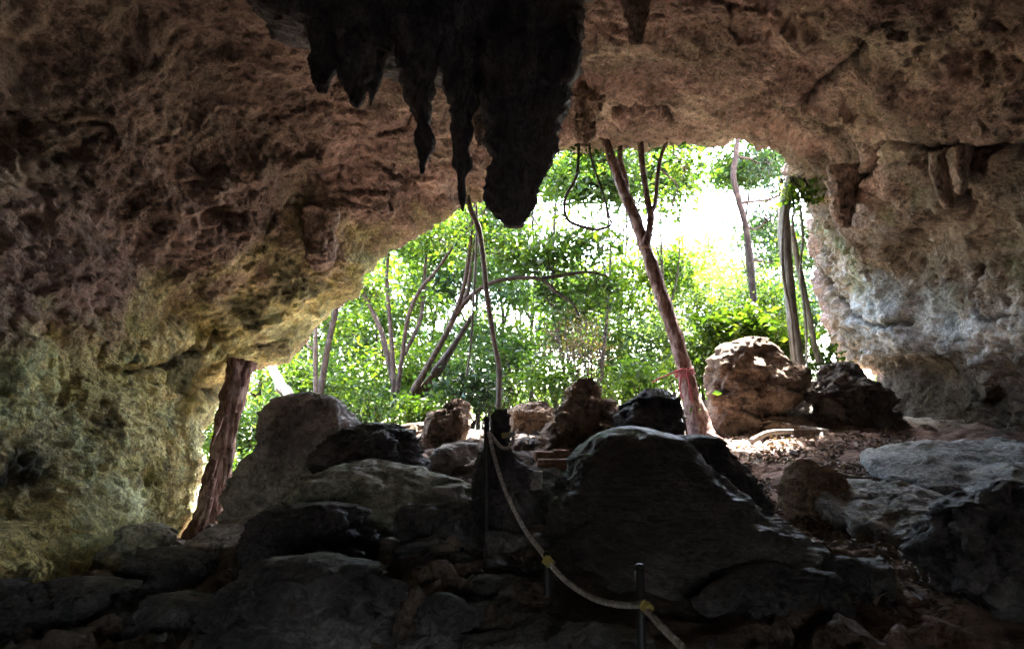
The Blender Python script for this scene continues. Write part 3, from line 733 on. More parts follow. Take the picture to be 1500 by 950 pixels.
BOULDERS = [
    ('tall grey boulder with a folded hollow face, leaning up by the left opening', 'smooth', 9.2,
     [(577, 432, 468), (584, 418, 486), (595, 408, 498), (612, 399, 508), (640, 386, 518), (675, 368, 530), (720, 350, 545), (765, 335, 560)], dict(depth=0.75, amp=0.14, freq=1.5, flute=0.06, facet=0.6)),
    ('dark lumpy rock resting against the tall grey boulder', 'dark', 8.1, [(621, 535, 565), (630, 508, 585), (645, 488, 600), (665, 478, 611), (690, 474, 614)], dict(depth=0.8, amp=0.12, freq=2.0)),
    ('low rounded grey-green rock ledge below the dark lumpy rock', 'mossy', 7.2, [(676, 520, 578), (684, 480, 610), (700, 450, 655), (720, 425, 690), (750, 405, 705), (790, 390, 712)], dict(depth=0.75, amp=0.13, freq=1.5)),
    ('smooth light brown boulder leaning towards the rope stump', 'brown', 10.2, [(585, 652, 680), (592, 645, 688), (610, 636, 690), (630, 622, 684), (648, 604, 678), (668, 604, 668)], dict(depth=0.8, amp=0.10, freq=1.6)),
    ('flat grey-brown stone lying beside the light brown boulder', 'brown', 10.6, [(622, 588, 640), (630, 578, 650), (650, 575, 660), (680, 570, 660)], dict(depth=0.9, amp=0.08, freq=1.6)),
    ('rough grey rock behind the tall rope post', 'grey', 8.8, [(650, 665, 695), (660, 655, 706), (675, 647, 712), (692, 644, 720), (715, 640, 730)], dict(depth=0.9, amp=0.12, freq=2.0)),
    ('black upright stone with the white rope slung round it', 'dark', 5.85, [(600, 728, 742), (608, 719, 749), (625, 716, 753), (645, 715, 753), (662, 713, 758), (690, 704, 770), (725, 695, 778)], dict(depth=0.8, amp=0.06, freq=3.0, flute=0.015)),
    ('brown craggy boulder with a knobbed top beside the red steps', 'brown', 9.2, [(556, 848, 878), (566, 838, 886), (582, 834, 888), (597, 826, 890), (606, 808, 897), (622, 798, 904), (645, 791, 906), (672, 788, 906)], dict(depth=0.8, amp=0.12, freq=2.2)),
    ('black pointed boulder above the domed mound', 'dark', 8.4, [(570, 950, 966), (578, 935, 976), (595, 918, 986), (615, 913, 996), (640, 911, 1004), (670, 908, 1010)], dict(depth=0.8, amp=0.09, freq=1.9)),
    ('dark slumped rock on the far flank of the domed mound', 'dark', 7.0, [(640, 1005, 1050), (650, 1000, 1068), (668, 996, 1085), (690, 994, 1098), (715, 990, 1108)], dict(depth=0.8, amp=0.10, freq=1.7)),
    ('big sunlit brown boulder behind the forked tree', 'blotched', 11.6, [(494, 1092, 1116), (503, 1078, 1130), (518, 1062, 1146), (538, 1046, 1162), (560, 1036, 1174), (585, 1031, 1170), (610, 1032, 1150), (640, 1040, 1138)], dict(depth=0.75, amp=0.15, freq=1.2, facet=0.55, chip=0.5)),
    ('low brown stone at the foot of the sunlit boulder', 'brown', 11.2, [(612, 1120, 1170), (622, 1112, 1190), (640, 1108, 1200)], dict(depth=0.8, amp=0.08, freq=2.0)),
    ('dark angular boulder against the right cave wall', 'mid', 11.4, [(530, 1214, 1242), (542, 1202, 1256), (560, 1196, 1270), (585, 1194, 1284), (610, 1202, 1300), (640, 1206, 1312)], dict(depth=0.75, amp=0.16, freq=1.5)),
    ('small grey rock at the foot of the hanging roots', 'grey', 12.0, [(558, 1165, 1195), (570, 1158, 1202), (590, 1152, 1206), (615, 1150, 1208)], dict(depth=0.8, amp=0.09, freq=2.0)),
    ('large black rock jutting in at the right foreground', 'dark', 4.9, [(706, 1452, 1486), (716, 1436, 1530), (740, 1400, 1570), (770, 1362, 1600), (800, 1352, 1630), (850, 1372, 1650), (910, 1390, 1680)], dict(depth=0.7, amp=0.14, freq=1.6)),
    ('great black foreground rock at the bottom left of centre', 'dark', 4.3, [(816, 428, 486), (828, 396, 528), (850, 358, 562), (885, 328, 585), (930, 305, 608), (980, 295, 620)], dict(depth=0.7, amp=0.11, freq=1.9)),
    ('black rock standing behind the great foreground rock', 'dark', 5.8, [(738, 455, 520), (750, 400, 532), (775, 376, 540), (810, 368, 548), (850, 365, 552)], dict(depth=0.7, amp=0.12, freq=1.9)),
    ('grey-green rock at the foot of the yellow left wall', 'mossy', 8.7, [(767, 200, 222), (778, 175, 238), (795, 150, 246), (815, 134, 252), (850, 128, 258)], dict(depth=0.8, amp=0.12, freq=2.0)),
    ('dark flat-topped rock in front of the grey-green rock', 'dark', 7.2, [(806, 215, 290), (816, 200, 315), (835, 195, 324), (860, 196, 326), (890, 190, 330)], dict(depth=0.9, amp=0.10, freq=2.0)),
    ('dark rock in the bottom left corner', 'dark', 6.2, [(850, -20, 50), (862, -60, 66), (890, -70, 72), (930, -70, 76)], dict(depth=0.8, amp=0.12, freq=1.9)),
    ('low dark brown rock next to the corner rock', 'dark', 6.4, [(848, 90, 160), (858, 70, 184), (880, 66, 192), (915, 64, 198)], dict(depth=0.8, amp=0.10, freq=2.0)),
    ('small rounded brown-grey rock between the black rocks and the steps', 'grey', 5.7, [(790, 562, 592), (800, 545, 604), (825, 534, 610), (850, 530, 612)], dict(depth=0.9, amp=0.08, freq=2.4)),
    ('black rock mass left of the steps below the tall post', 'dark', 5.5, [(735, 640, 690), (748, 612, 708), (775, 596, 712), (815, 600, 706), (860, 598, 702)], dict(depth=0.8, amp=0.11, freq=1.9)),
    ('black rock with wet shiny top below the domed mound', 'dark', 4.6, [(826, 1090, 1160), (836, 1050, 1195), (858, 1030, 1225), (890, 1020, 1240), (940, 1010, 1250)], dict(depth=0.7, amp=0.10, freq=1.8)),
    ('low dark rock beside the lower right path', 'dark', 5.0, [(815, 1200, 1245), (826, 1185, 1275), (850, 1178, 1290), (890, 1172, 1296)], dict(depth=0.8, amp=0.08, freq=2.0)),
    ('pale rounded stone among dry leaves behind the rope stump', 'brown', 11.4, [(592, 758, 785), (602, 748, 800), (622, 744, 806), (640, 742, 808)], dict(depth=0.8, amp=0.08, freq=2.4)),
    ('small pale stone next to the brown craggy boulder', 'brown', 11.8, [(588, 782, 802), (598, 776, 810), (620, 774, 812)], dict(depth=0.8, amp=0.06, freq=2.6)),
    ('brown-grey rock sloping beside the pale slabs', 'brown', 7.2, [(672, 1165, 1195), (682, 1152, 1220), (702, 1146, 1240), (725, 1150, 1250)], dict(depth=0.8, amp=0.07, freq=1.8)),
    ('grey-brown rocky ledge under the tall boulder at the left trunk', 'grey', 8.3, [(745, 390, 450), (760, 340, 480), (785, 290, 500), (810, 268, 510)], dict(depth=0.7, amp=0.10, freq=1.8)),
    ('jagged dark rock at the bottom edge beside the lowest steps', 'dark', 4.1, [(868, 628, 662), (880, 612, 678), (905, 604, 690), (950, 598, 700)], dict(depth=0.8, amp=0.08, freq=2.6)),
    ('angular dark rock between the small brown-grey rock and the tall post', 'dark', 5.2, [(812, 640, 672), (824, 622, 690), (845, 612, 698), (880, 606, 704)], dict(depth=0.8, amp=0.08, freq=2.4)),
    ('low broken rock in front of the dark flat-topped rock', 'dark', 5.6, [(872, 225, 290), (884, 205, 318), (905, 198, 330), (945, 190, 338)], dict(depth=0.8, amp=0.09, freq=2.2)),
    ('low dark rock at the bottom edge under the sagging rope', 'dark', 3.7, [(912, 850, 890), (922, 828, 912), (945, 815, 930), (985, 805, 940)], dict(depth=0.8, amp=0.06, freq=2.6)),
    ('knobbly grey-brown rock between the low ledge and the tall post', 'grey', 6.4, [(712, 640, 672), (722, 624, 690), (738, 616, 700), (765, 610, 708)], dict(depth=0.8, amp=0.08, freq=2.4)),
]
for i, (lb, mt, D, sl, kw) in enumerate(BOULDERS):
    sliced('boulder', lb, 'rock', mt, D, sl, seed=60 + i, **kw)
sliced('stalagmite_mound', 'great dark domed flowstone mound beside the rope', 'stalagmite', 'flow', 5.4,
       [(627, 908, 944), (630, 888, 964), (635, 870, 984), (645, 855, 1004), (665, 842, 1022), (690, 830, 1042), (715, 818, 1066), (740, 806, 1100), (765, 800, 1145), (800, 798, 1190), (850, 790, 1215), (900, 780, 1235)],
       depth=0.8, amp=0.09, freq=1.5, ripple=0.006, chip=0.6, facet=0.15, terrace=0.13, lo=0.35, expo=2.0, K=150, L=130, seed=99)

def gp(px_, py_, D, dz=0.0):
    p = P(px_, py_, D); return (float(p[0]), float(p[1]), float(ground_z(p[0], p[1])) + dz)
slab('rock_slab', 'broad pale grey slab at the foot of the right wall', 'rock', 'pale', (5.5, 7.6, 1.05), (1.45, 1.35, 0.16), -0.2, (0.02, 0.25), 0.045, 4, freq=2.6)
slab('rock_slab', 'pale grey slab set in the leafy slope', 'rock', 'pale', (3.4, 6.75, 0.86), (0.62, 0.75, 0.11), 0.3, (0.03, 0.25), 0.04, 8, freq=3)

# ------------------------------------------------------------------ rough steps with red blocks
stairs = empty('stone_steps', P(768, 900, 4.6))
tag(stairs, 'uneven dark stone steps climbing beside the rope, red blocks near the top', 'steps')
STEPS = [(702, 6.25, 748, 846, 'step'), (722, 5.95, 738, 838, 'step'), (750, 5.6, 730, 828, 'step'), (782, 5.25, 714, 812, 'step'), (820, 4.85, 706, 806, 'step'),
         (857, 4.5, 700, 806, 'step'), (900, 4.1, 690, 826, 'step'), (936, 3.8, 676, 905, 'step')]
def rough_block(name, c, r, mat, parent, seed, amp=0.03, rot=0.0):
    n = 14
    buf_v, buf_q = [], []
    g = np.linspace(-1, 1, n); k = 0
    for ax in range(3):
        for s in (-1, 1):
            a, b = np.meshgrid(g, g, indexing='ij')
            F = np.zeros((n, n, 3)); F[..., ax] = s; F[..., (ax + 1) % 3] = a; F[..., (ax + 2) % 3] = b
            q = grid_quads(n, n)
            if s < 0: q = q[:, ::-1]
            buf_v.append(F.reshape(-1, 3)); buf_q.append(q + k); k += n * n
    Vv = np.concatenate(buf_v); Qq = np.concatenate(buf_q)
    key = np.round(Vv * 1000).astype(int)
    _, idx, inv = np.unique(key, axis=0, return_index=True, return_inverse=True)
    Vv = Vv[idx]; Qq = inv.reshape(-1)[Qq]
    ln = np.linalg.norm(Vv, axis=1)[:, None]
    sphere = Vv / ln
    Vv = Vv * 0.86 + sphere * 0.14 * 1.2
    R = Vv * np.array(r)
    off = seed * 3.3
    R = R + sphere * (amp * fbm(R * 4 + off, 4) + amp * 1.2 * perlin(R * 1.6 + off))[:, None]
    cr, sr = math.cos(rot), math.sin(rot)
    R = np.stack([R[:, 0] * cr - R[:, 1] * sr, R[:, 0] * sr + R[:, 1] * cr, R[:, 2]], 1) + np.array(c)
    return part(name, R, parent, M[mat], Qq)
for i, (y, D, x0, x1, mt) in enumerate(STEPS):
    a, b = P(x0, y, D), P(x1, y, D)
    c = (a + b) / 2; w = (b[0] - a[0]) / 2
    rough_block('step', (c[0], c[1] + 0.24, c[2] - 0.17), (w, 0.26, 0.17), mt, stairs, i + 1, 0.05, random.uniform(-0.12, 0.12))
for i, (x0, x1, y0, y1, D) in enumerate([(784, 812, 661, 676, 7.0), (811, 834, 659, 676, 7.05), (787, 832, 672, 692, 6.7)]):
    a, b = P(x0, y0, D), P(x1, y1, D)
    rough_block('red_block', ((a[0] + b[0]) / 2, D + 0.1, (a[2] + b[2]) / 2), ((b[0] - a[0]) / 2, 0.14, (a[2] - b[2]) / 2), 'brick', stairs, 30 + i, 0.008)
rough_block('round_stone', P(781, 703, 6.1), (0.07, 0.07, 0.07), 'grey', stairs, 41, 0.02)

# ------------------------------------------------------------------ rope rail
GPOST = 'posts of the rope rail'
def post(lb, px_, ytop, D, r):
    top = P(px_, ytop, D)
    zb = float(ground_z(top[0], top[1])) - 0.3
    root = empty('rope_post', (top[0], top[1], zb + 0.3)); tag(root, lb, 'post', GPOST)
    zs = np.linspace(zb, top[2], 8)
    Vv, q, t = tube_geo(np.stack([np.full(8, top[0]), np.full(8, top[1]), zs], 1), np.full(8, r), 14)
    part('shaft', Vv, root, M['post'], q, t)
    Vv, q, t = tube_geo(np.array([[top[0], top[1], top[2] - 0.004], [top[0], top[1], top[2] + 0.012], [top[0], top[1], top[2] + 0.02]]), [r * 1.12, r * 1.12, r * 0.6], 14)
    part('cap', Vv, root, M['post'], q, t)
    return top
post('black steel post standing by the stone with the rope round it', 713, 614, 5.4, 0.021)
post('black steel post halfway down the steps where the rope is tied', 801, 812, 4.3, 0.019)
post('lowest black steel post, nearest the bottom edge', 937, 832, 3.3, 0.02)

rope = empty('rope', P(803, 822, 4.25)); tag(rope, 'thick twisted white rope sagging between the black posts', 'rope')
RP = [(752, 636, 5.62), (751, 648, 5.58), (744, 656, 5.54), (735, 655, 5.5), (726, 646, 5.45), (717, 634, 5.4), (717, 637, 5.36), (722, 660, 5.3), (733, 698, 5.15), (748, 735, 4.95), (768, 774, 4.7), (792, 806, 4.4),
      (803, 822, 4.25), (830, 851, 4.05), (866, 874, 3.75), (900, 884, 3.5), (930, 886, 3.29), (938, 884, 3.24), (950, 896, 3.15), (970, 918, 3.0), (1000, 947, 2.8), (1060, 1000, 2.5)]
rp = np.array([P(*r) for r in RP])
L = np.linalg.norm(np.diff(rp, axis=0), axis=1).sum()
nn = int(L / 0.006)
uu = np.linspace(0, len(rp) - 1, nn)
pc = catmull(rp, uu)
# equal arc length
dl = np.concatenate([[0], np.cumsum(np.linalg.norm(np.diff(pc, axis=0), axis=1))])
pc = np.stack([np.interp(np.linspace(0, dl[-1], nn), dl, pc[:, k]) for k in range(3)], 1)
Tn = np.gradient(pc, axis=0); Tn /= np.linalg.norm(Tn, axis=1)[:, None]
up = np.array([0.3, 0.5, 0.8]); Aa = up - (Tn @ up)[:, None] * Tn; Aa /= np.linalg.norm(Aa, axis=1)[:, None]; Bb = np.cross(Tn, Aa)
arc = np.linspace(0, dl[-1], nn)
for k in range(3):
    ph = arc * 2 * math.pi / 0.07 + k * 2 * math.pi / 3
    c = pc + 0.0085 * (np.cos(ph)[:, None] * Aa + np.sin(ph)[:, None] * Bb)
    Vv, q, t = tube_geo(c, np.full(nn, 0.0070) * (1 + 0.08 * rng.normal(size=nn)), 7)
    part('strand', Vv, rope, M['rope'], q, t)
def coil(name, c, axis, r, turns, width, mat, parent, th=0.006):
    n = int(turns * 18); a = np.linspace(0, turns * 2 * math.pi, n)
    axis = np.array(axis, float); axis /= np.linalg.norm(axis)
    A = np.cross(axis, [0.2, 0.9, 0.4]); A /= np.linalg.norm(A); B = np.cross(axis, A)
    pts = np.array(c) + r * (np.cos(a)[:, None] * A + np.sin(a)[:, None] * B) + axis * ((a / a[-1] - 0.5) * width)[:, None]
    pts += rng.normal(size=pts.shape) * r * 0.06
    Vv, q, t = tube_geo(pts, np.full(n, th), 6)
    return part(name, Vv, parent, mat, q, t)
coil('yellow_tie', P(803, 822, 4.24), (0.5, -0.3, -0.5), 0.021, 4, 0.05, M['yellow'], rope, 0.007)
coil('yellow_tie', P(947, 889, 3.18), (0.5, -0.6, -0.5), 0.019, 3, 0.04, M['yellow'], rope, 0.006)
coil('yellow_tie', P(741, 637, 5.55), (1, 0, 0.15), 0.017, 4, 0.06, M['yellow'], rope, 0.006)
pp = np.array([P(738, 638, 5.55), P(747, 637, 5.54), P(755, 633, 5.53)])
Vv, q, t = tube_geo(pp, [0.015, 0.015, 0.014], 10, step=0.01)
part('rope_end_sleeve', Vv, rope, M['pipe'], q, t)

# ------------------------------------------------------------------ trees and leaves
def leaf_cloud(buf, centers, per, sigma, size, flat=0.6, up=0.4, rbase=None):
    n = len(centers) * per
    c = np.repeat(centers, per, 0) + rng.normal(size=(n, 3)) * np.array([sigma, sigma, sigma * flat])
    ax = rng.normal(size=(n, 3)); ax[:, 2] = ax[:, 2] * 0.6 - 0.25
    ax /= np.linalg.norm(ax, axis=1)[:, None]
    nr = rng.normal(size=(n, 3)) + np.array([0, 0, up * 3]); nr -= (nr * ax).sum(1)[:, None] * ax
    nr /= np.linalg.norm(nr, axis=1)[:, None] + 1e-9
    sd = np.cross(nr, ax)
    ln = size * (0.5 + 1.0 * rng.random((n, 1)) ** 1.6); wd = ln * rng.uniform(0.19, 0.28, (n, 1))
    v0 = c; v1 = c + ax * ln * 0.42 + sd * wd + nr * wd * 0.35; v2 = c + ax * ln - nr * ln * 0.12; v3 = c + ax * ln * 0.42 - sd * wd + nr * wd * 0.35
    Vv = np.stack([v0, v1, v2, v3], 1).reshape(-1, 3)
    b = np.arange(n)[:, None] * 4
    T = np.concatenate([b + np.array([0, 1, 2]), b + np.array([0, 2, 3])])
    clump = np.repeat(rng.uniform(0, 1, len(centers)), per)
    r = np.clip(0.5 * clump + 0.5 * rng.random(n), 0, 1) if rbase is None else np.clip(rbase + 0.3 * rng.normal(size=n), 0, 1)
    buf.add(Vv, None, T, np.repeat(r, 4))

def wiggly(a, b, n, amp):
    a, b = np.array(a, float), np.array(b, float)
    t = np.linspace(0, 1, n)[:, None]
    L = np.linalg.norm(b - a)
    p = a + (b - a) * t + np.sin(t * math.pi) * rng.normal(size=(1, 3)) * amp * L
    p[1:-1] += rng.normal(size=(n - 2, 3)) * amp * 0.3 * L
    return p

def make_tree(label, stems, blobs, bark='bark', leaf='leaf', size=0.15, per=26, sigma=0.21, name='tree', cat='tree', group=None, rough=0.12, seg=10, density=1.0, step=0.12, extra=None):
    """stems: list of (points[n,3], radii[n]); blobs: crown ellipsoids (centre, radii, number of leaf clumps)"""
    base = np.array(stems[0][0][0], float)
    root = empty(name, base); tag(root, label, cat, group)
    tb = Buf(); bb = Buf(); lb = Buf()
    allp, allr = [], []
    for i, (pts, rad) in enumerate(stems):
        pts = np.array(pts, float)
        Vv, q, t = tube_geo(pts, rad, seg, step=step, rough=rough, seed=i)
        tb.add(Vv, q, t)
        u = np.linspace(0, len(pts) - 1, 30)
        allp.append(catmull(pts, u)[6:]); allr.append(np.interp(u, np.arange(len(pts)), rad)[6:])
    allp = np.concatenate(allp); allr = np.concatenate(allr)
    tb.build('trunk', root, M[bark])
    have = False
    for (c, r, n) in blobs:
        n = max(3, int(n * density))
        c = np.array(c, float); r = np.array(r, float)
        u = rng.normal(size=(n, 3)); u /= np.linalg.norm(u, axis=1)[:, None]
        cl = c + u * r * (rng.random((n, 1)) ** 0.4)
        # one bough into the blob, twigs to the clumps
        j = np.argmin(np.linalg.norm(allp - (c - [0, 0, 0.5 * r[2]]), axis=1))
        bo = wiggly(allp[j], c, 6, 0.07)
        r0 = min(allr[j] * 0.6, 0.05)
        bb = Buf()
        Vv, q, t = tube_geo(bo, np.linspace(r0, 0.008, 6), 6, step=0.15)
        bb.add(Vv, q, t); have = True
        bos = catmull(bo, np.linspace(0, 5, 14))
        for p in cl[: min(n, 40)]:
            k = np.argmin(np.linalg.norm(bos - p, axis=1))
            tw = wiggly(bos[k], p, 4, 0.08)
            Vv, q, t = tube_geo(tw, np.linspace(min(0.012, r0 * .6), 0.004, 4), 4, caps=False)
            bb.add(Vv, q)
        bb.build('branch', root, M[bark])
        leaf_cloud(lb, cl, per, sigma, size)
    if lb.n: lb.build('crown', root, M[leaf], smooth_shade=False)
    return root

def px_stem(pts, D, w, Dend=None, clip_ground=True):
    pts = np.array(pts, float); n = len(pts)
    Ds = np.linspace(D, D if Dend is None else Dend, n)
    q = np.array([P(x, y, dd) for (x, y), dd in zip(pts, Ds)])
    w = np.interp(np.linspace(0, 1, n), np.linspace(0, 1, len(w)), w)
    return q, w * Ds / FPX / 2

def blob(px_, py_, D, rx, rz, n, ry=None):
    return (P(px_, py_, D), (rx, ry if ry else rx * 0.9, rz), n)

def down(stem, extra=0.25):
    """prolong a stem to below the ground"""
    q, w = stem
    g = float(ground_z(q[0, 0], q[0, 1]))
    if q[0, 2] > g - 0.1:
        q = np.vstack([[q[0, 0] - 0.2 * (q[1, 0] - q[0, 0]), q[0, 1], g - extra], q]); w = np.concatenate([[w[0] * 1.1], w])
    return q, w

# forked tree in the opening
s1 = px_stem([(1034, 648), (1024, 625), (1014, 590), (1003, 545), (992, 500), (975, 450), (960, 405), (945, 362), (932, 325), (918, 290), (905, 258), (892, 222), (880, 180), (866, 120)], 11.0, [46, 36, 28, 23, 21, 21, 20, 19, 18, 16, 15, 14, 12, 9], 11.8)
s2 = px_stem([(945, 362), (951, 335), (953, 315), (947, 285), (942, 250), (938, 210), (934, 150), (926, 60)], 11.3, [14, 11, 10, 9, 9, 9, 8, 6], 11.9)
s3 = px_stem([(953, 315), (960, 295), (963, 262), (968, 230), (980, 195), (990, 130)], 11.4, [8, 6, 6, 6, 5, 4], 12.2)
s4 = px_stem([(918, 290), (916, 262), (908, 230), (912, 190)], 11.6, [10, 9, 8, 7], 12.4)
rts = [px_stem(p_, 10.95, w_, 10.5) for p_, w_ in (([(1030, 632), (1046, 640), (1066, 647), (1090, 652)], [14, 9, 6, 3]), ([(1026, 634), (1012, 646), (998, 654)], [14, 9, 4]), ([(1032, 636), (1040, 654), (1052, 668)], [13, 9, 4]))]
make_tree('reddish-barked forked tree leaning up through the middle of the cave mouth', [s1, s2, s3, s4] + rts,
          [blob(1005, 245, 12.8, 0.55, 0.45, 22), blob(985, 300, 12.9, 0.3, 0.3, 9), blob(870, 235, 12.2, 0.35, 0.25, 7), ((1.2, 13.2, 8.4), (1.0, 0.8, 0.6), 12)],
          bark='bark_red', size=0.13, rough=0.22, seg=16, step=0.05, name='forked_tree')

# clump trees left of centre
a = down(px_stem([(577, 612), (576, 545), (572, 480), (567, 420), (568, 380), (574, 335), (582, 290)], 14, [9, 7, 6.5, 6, 5, 5, 4], 14.4))
b = px_stem([(578, 600), (588, 530), (598, 465), (615, 425), (640, 395), (665, 360), (690, 330)], 14, [8, 7, 6.5, 6, 5, 4, 3], 13.6)
c = px_stem([(576, 560), (560, 490), (545, 455), (530, 425), (520, 400)], 14.1, [9, 8, 7, 6, 4], 14.6)
d_ = px_stem([(592, 520), (615, 470), (620, 430), (625, 350), (620, 300)], 14.2, [6, 6, 5, 5, 4], 14.6)
make_tree('slim several-stemmed tree nearest the tall grey boulder', [a, b, c, d_],
          [blob(590, 350, 14.3, 0.7, 0.5, 26), blob(545, 430, 14.6, 0.5, 0.5, 18), blob(640, 340, 14.0, 0.6, 0.5, 22), blob(560, 520, 14.8, 0.5, 0.4, 12), blob(620, 440, 14.6, 0.5, 0.4, 12), blob(610, 290, 14.6, 0.7, 0.5, 16)],
          leaf='leaf_bright', size=0.15, name='slim_tree')
a = down(px_stem([(600, 592), (620, 548), (642, 510), (662, 470), (678, 425), (686, 380), (692, 330), (697, 285)], 13.2, [12, 10, 9, 8, 7, 6, 5, 4], 13.0))
b = px_stem([(606, 586), (632, 556), (642, 541), (658, 516), (680, 482), (692, 462)], 13.25, [14, 14, 17, 10, 8, 6], 13.4)
c = px_stem([(650, 497), (672, 455), (700, 425), (738, 409), (790, 408), (812, 425), (838, 444), (848, 462)], 13.2, [9, 8, 7, 6, 6, 5, 4, 3], 12.6)
d_ = px_stem([(790, 408), (830, 402), (862, 398), (890, 404)], 12.9, [6, 6, 4, 3], 12.6)
e = px_stem([(668, 462), (684, 430), (690, 390), (700, 340)], 13.3, [8, 7, 6, 5], 13.6)
make_tree('leaning tree with a long horizontal branch and dark knot', [a, b, c, d_, e],
          [blob(690, 340, 13.2, 0.6, 0.5, 22), blob(800, 385, 13.2, 0.75, 0.4, 34), blob(860, 355, 13.0, 0.6, 0.45, 28), blob(750, 370, 13.6, 0.5, 0.4, 18), blob(880, 420, 13.2, 0.55, 0.35, 22), blob(800, 440, 13.6, 0.5, 0.3, 16), blob(730, 280, 13.6, 0.7, 0.5, 16), blob(820, 255, 13.4, 0.5, 0.4, 18)],
          size=0.145, name='leaning_tree', leaf='leaf')

# thin trees
a = down(px_stem([(468, 592), (474, 545), (482, 500), (492, 452), (500, 400)], 14, [12, 10, 9, 9, 7], 14.2))
make_tree('thin pale-barked tree rising behind the tall grey boulder', [a], [blob(480, 470, 14.8, 0.6, 0.5, 16), blob(520, 380, 15, 0.9, 0.6, 20)], leaf='leaf_bright', name='thin_tree')
a = down(px_stem([(462, 588), (462, 530), (463, 480), (465, 430)], 13.6, [7, 7, 6, 5]))
make_tree('dark sapling beside the thin pale-barked tree', [a], [blob(450, 500, 14.2, 0.4, 0.4, 10), blob(455, 420, 14.5, 0.7, 0.5, 16)], bark='vine', name='sapling')
a = down(px_stem([(424, 590), (412, 565), (400, 540), (384, 500)], 13, [15, 14, 13, 10], 13.2))
make_tree('short pale trunk leaning out from behind the tall boulder', [a], [blob(395, 600, 14.5, 0.5, 0.4, 14), blob(360, 480, 14, 0.7, 0.4, 14)], bark='bark_pale', leaf='leaf', name='leaning_tree')
a = down(px_stem([(1108, 480), (1104, 440), (1099, 380), (1092, 330), (1080, 285), (1074, 258), (1078, 225), (1084, 180)], 14.5, [11, 10, 10, 9, 9, 9, 8, 7], 14.8))
make_tree('thin bare-stemmed tree against the bright sky gap', [a], [blob(1120, 240, 15.2, 0.5, 0.5, 22), blob(1125, 320, 15.4, 0.4, 0.5, 20), blob(1150, 280, 15.2, 0.4, 0.5, 16), blob(1060, 170, 15, 0.6, 0.4, 10), blob(1140, 380, 15.6, 0.4, 0.4, 12)], leaf='leaf_dark', name='thin_tree', size=0.11)

# trees and shrubs further back
def auto_tree(label, px_, py_, D, h, r, n, leaf, bark='bark', lean=0.0, size=None, per=44, name='tree', group='trees beyond the cave mouth', trunk=0.07, low=0.25):
    b = P(px_, py_, D)
    g = float(ground_z(b[0], b[1])) - 0.2
    top = np.array([b[0] + lean * h, D, g + h])
    st = wiggly([b[0], D, g], top, 7, 0.03)
    stems = [(st, np.linspace(trunk, trunk * 0.3, 7))]
    for k in range(3):
        i0 = 2 + k
        e = st[i0] + np.array([rng.uniform(-1, 1) * r, rng.uniform(-0.6, 0.6) * r, rng.uniform(0.25, 0.5) * h * 0.6])
        stems.append((wiggly(st[i0], e, 5, 0.05), np.linspace(trunk * 0.55, trunk * 0.2, 5)))
    blobs = []
    nb = max(4, n // 18)
    for k in range(nb):
        f = rng.uniform(low, 1.0)
        c = st[0] + (st[-1] - st[0]) * f + np.array([rng.uniform(-1, 1), rng.uniform(-0.8, 0.8), 0]) * r * (1.15 - 0.6 * f)
        blobs.append((c, (r * 0.42, r * 0.42, r * 0.28), n // nb))
    return make_tree(label, stems, blobs, bark=bark, leaf=leaf, size=size or 0.115 + D * 0.0028, per=per, sigma=0.22 + D * 0.003, name=name, group=group, seg=8, step=0.3, rough=0.05)

auto_tree('leafy tree filling the gap between the left trunk and the tall boulder', 370, 660, 15.5, 5.0, 1.5, 150, 'leaf_bright', low=0.05)
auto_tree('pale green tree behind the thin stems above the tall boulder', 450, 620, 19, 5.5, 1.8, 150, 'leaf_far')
auto_tree('bushy bright tree behind the slim several-stemmed tree', 560, 615, 18, 5.5, 1.7, 150, 'leaf_bright')
auto_tree('round-crowned tree behind the hanging vine', 700, 610, 20, 6.5, 2.0, 170, 'leaf_dark')
auto_tree('tree with drooping leafage above the rope stump', 780, 605, 18, 6.2, 1.6, 150, 'leaf')
auto_tree('tall pale tree between the vine and the brown dry shrub', 760, 600, 27, 9, 2.6, 170, 'leaf_far')
auto_tree('green tree behind the lower trunk of the forked tree', 920, 600, 18, 5.0, 1.7, 170, 'leaf_bright', low=0.1)
auto_tree('pale feathery tree below the bright sky gap', 1030, 590, 22, 4.6, 2.2, 180, 'leaf_far', low=0.1)
auto_tree('pale distant tree under the thin bare-stemmed tree', 1110, 590, 27, 6.0, 2.4, 150, 'leaf_far', low=0.1)
auto_tree('dark leafy tree beside the right cliff', 1165, 590, 19, 7.5, 1.2, 140, 'leaf_dark', low=0.3)
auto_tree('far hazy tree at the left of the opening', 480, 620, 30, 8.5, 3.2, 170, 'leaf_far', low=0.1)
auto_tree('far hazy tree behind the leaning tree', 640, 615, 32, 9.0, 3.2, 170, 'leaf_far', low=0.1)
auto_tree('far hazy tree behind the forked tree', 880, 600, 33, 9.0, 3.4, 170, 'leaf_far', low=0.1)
auto_tree('distant tree low on the skyline past the leftmost gap', 330, 640, 27, 6.5, 3.0, 150, 'leaf', low=0.05)
auto_tree('low distant tree behind the sunlit boulder', 1190, 590, 34, 7.0, 3.2, 150, 'leaf_far', low=0.05)

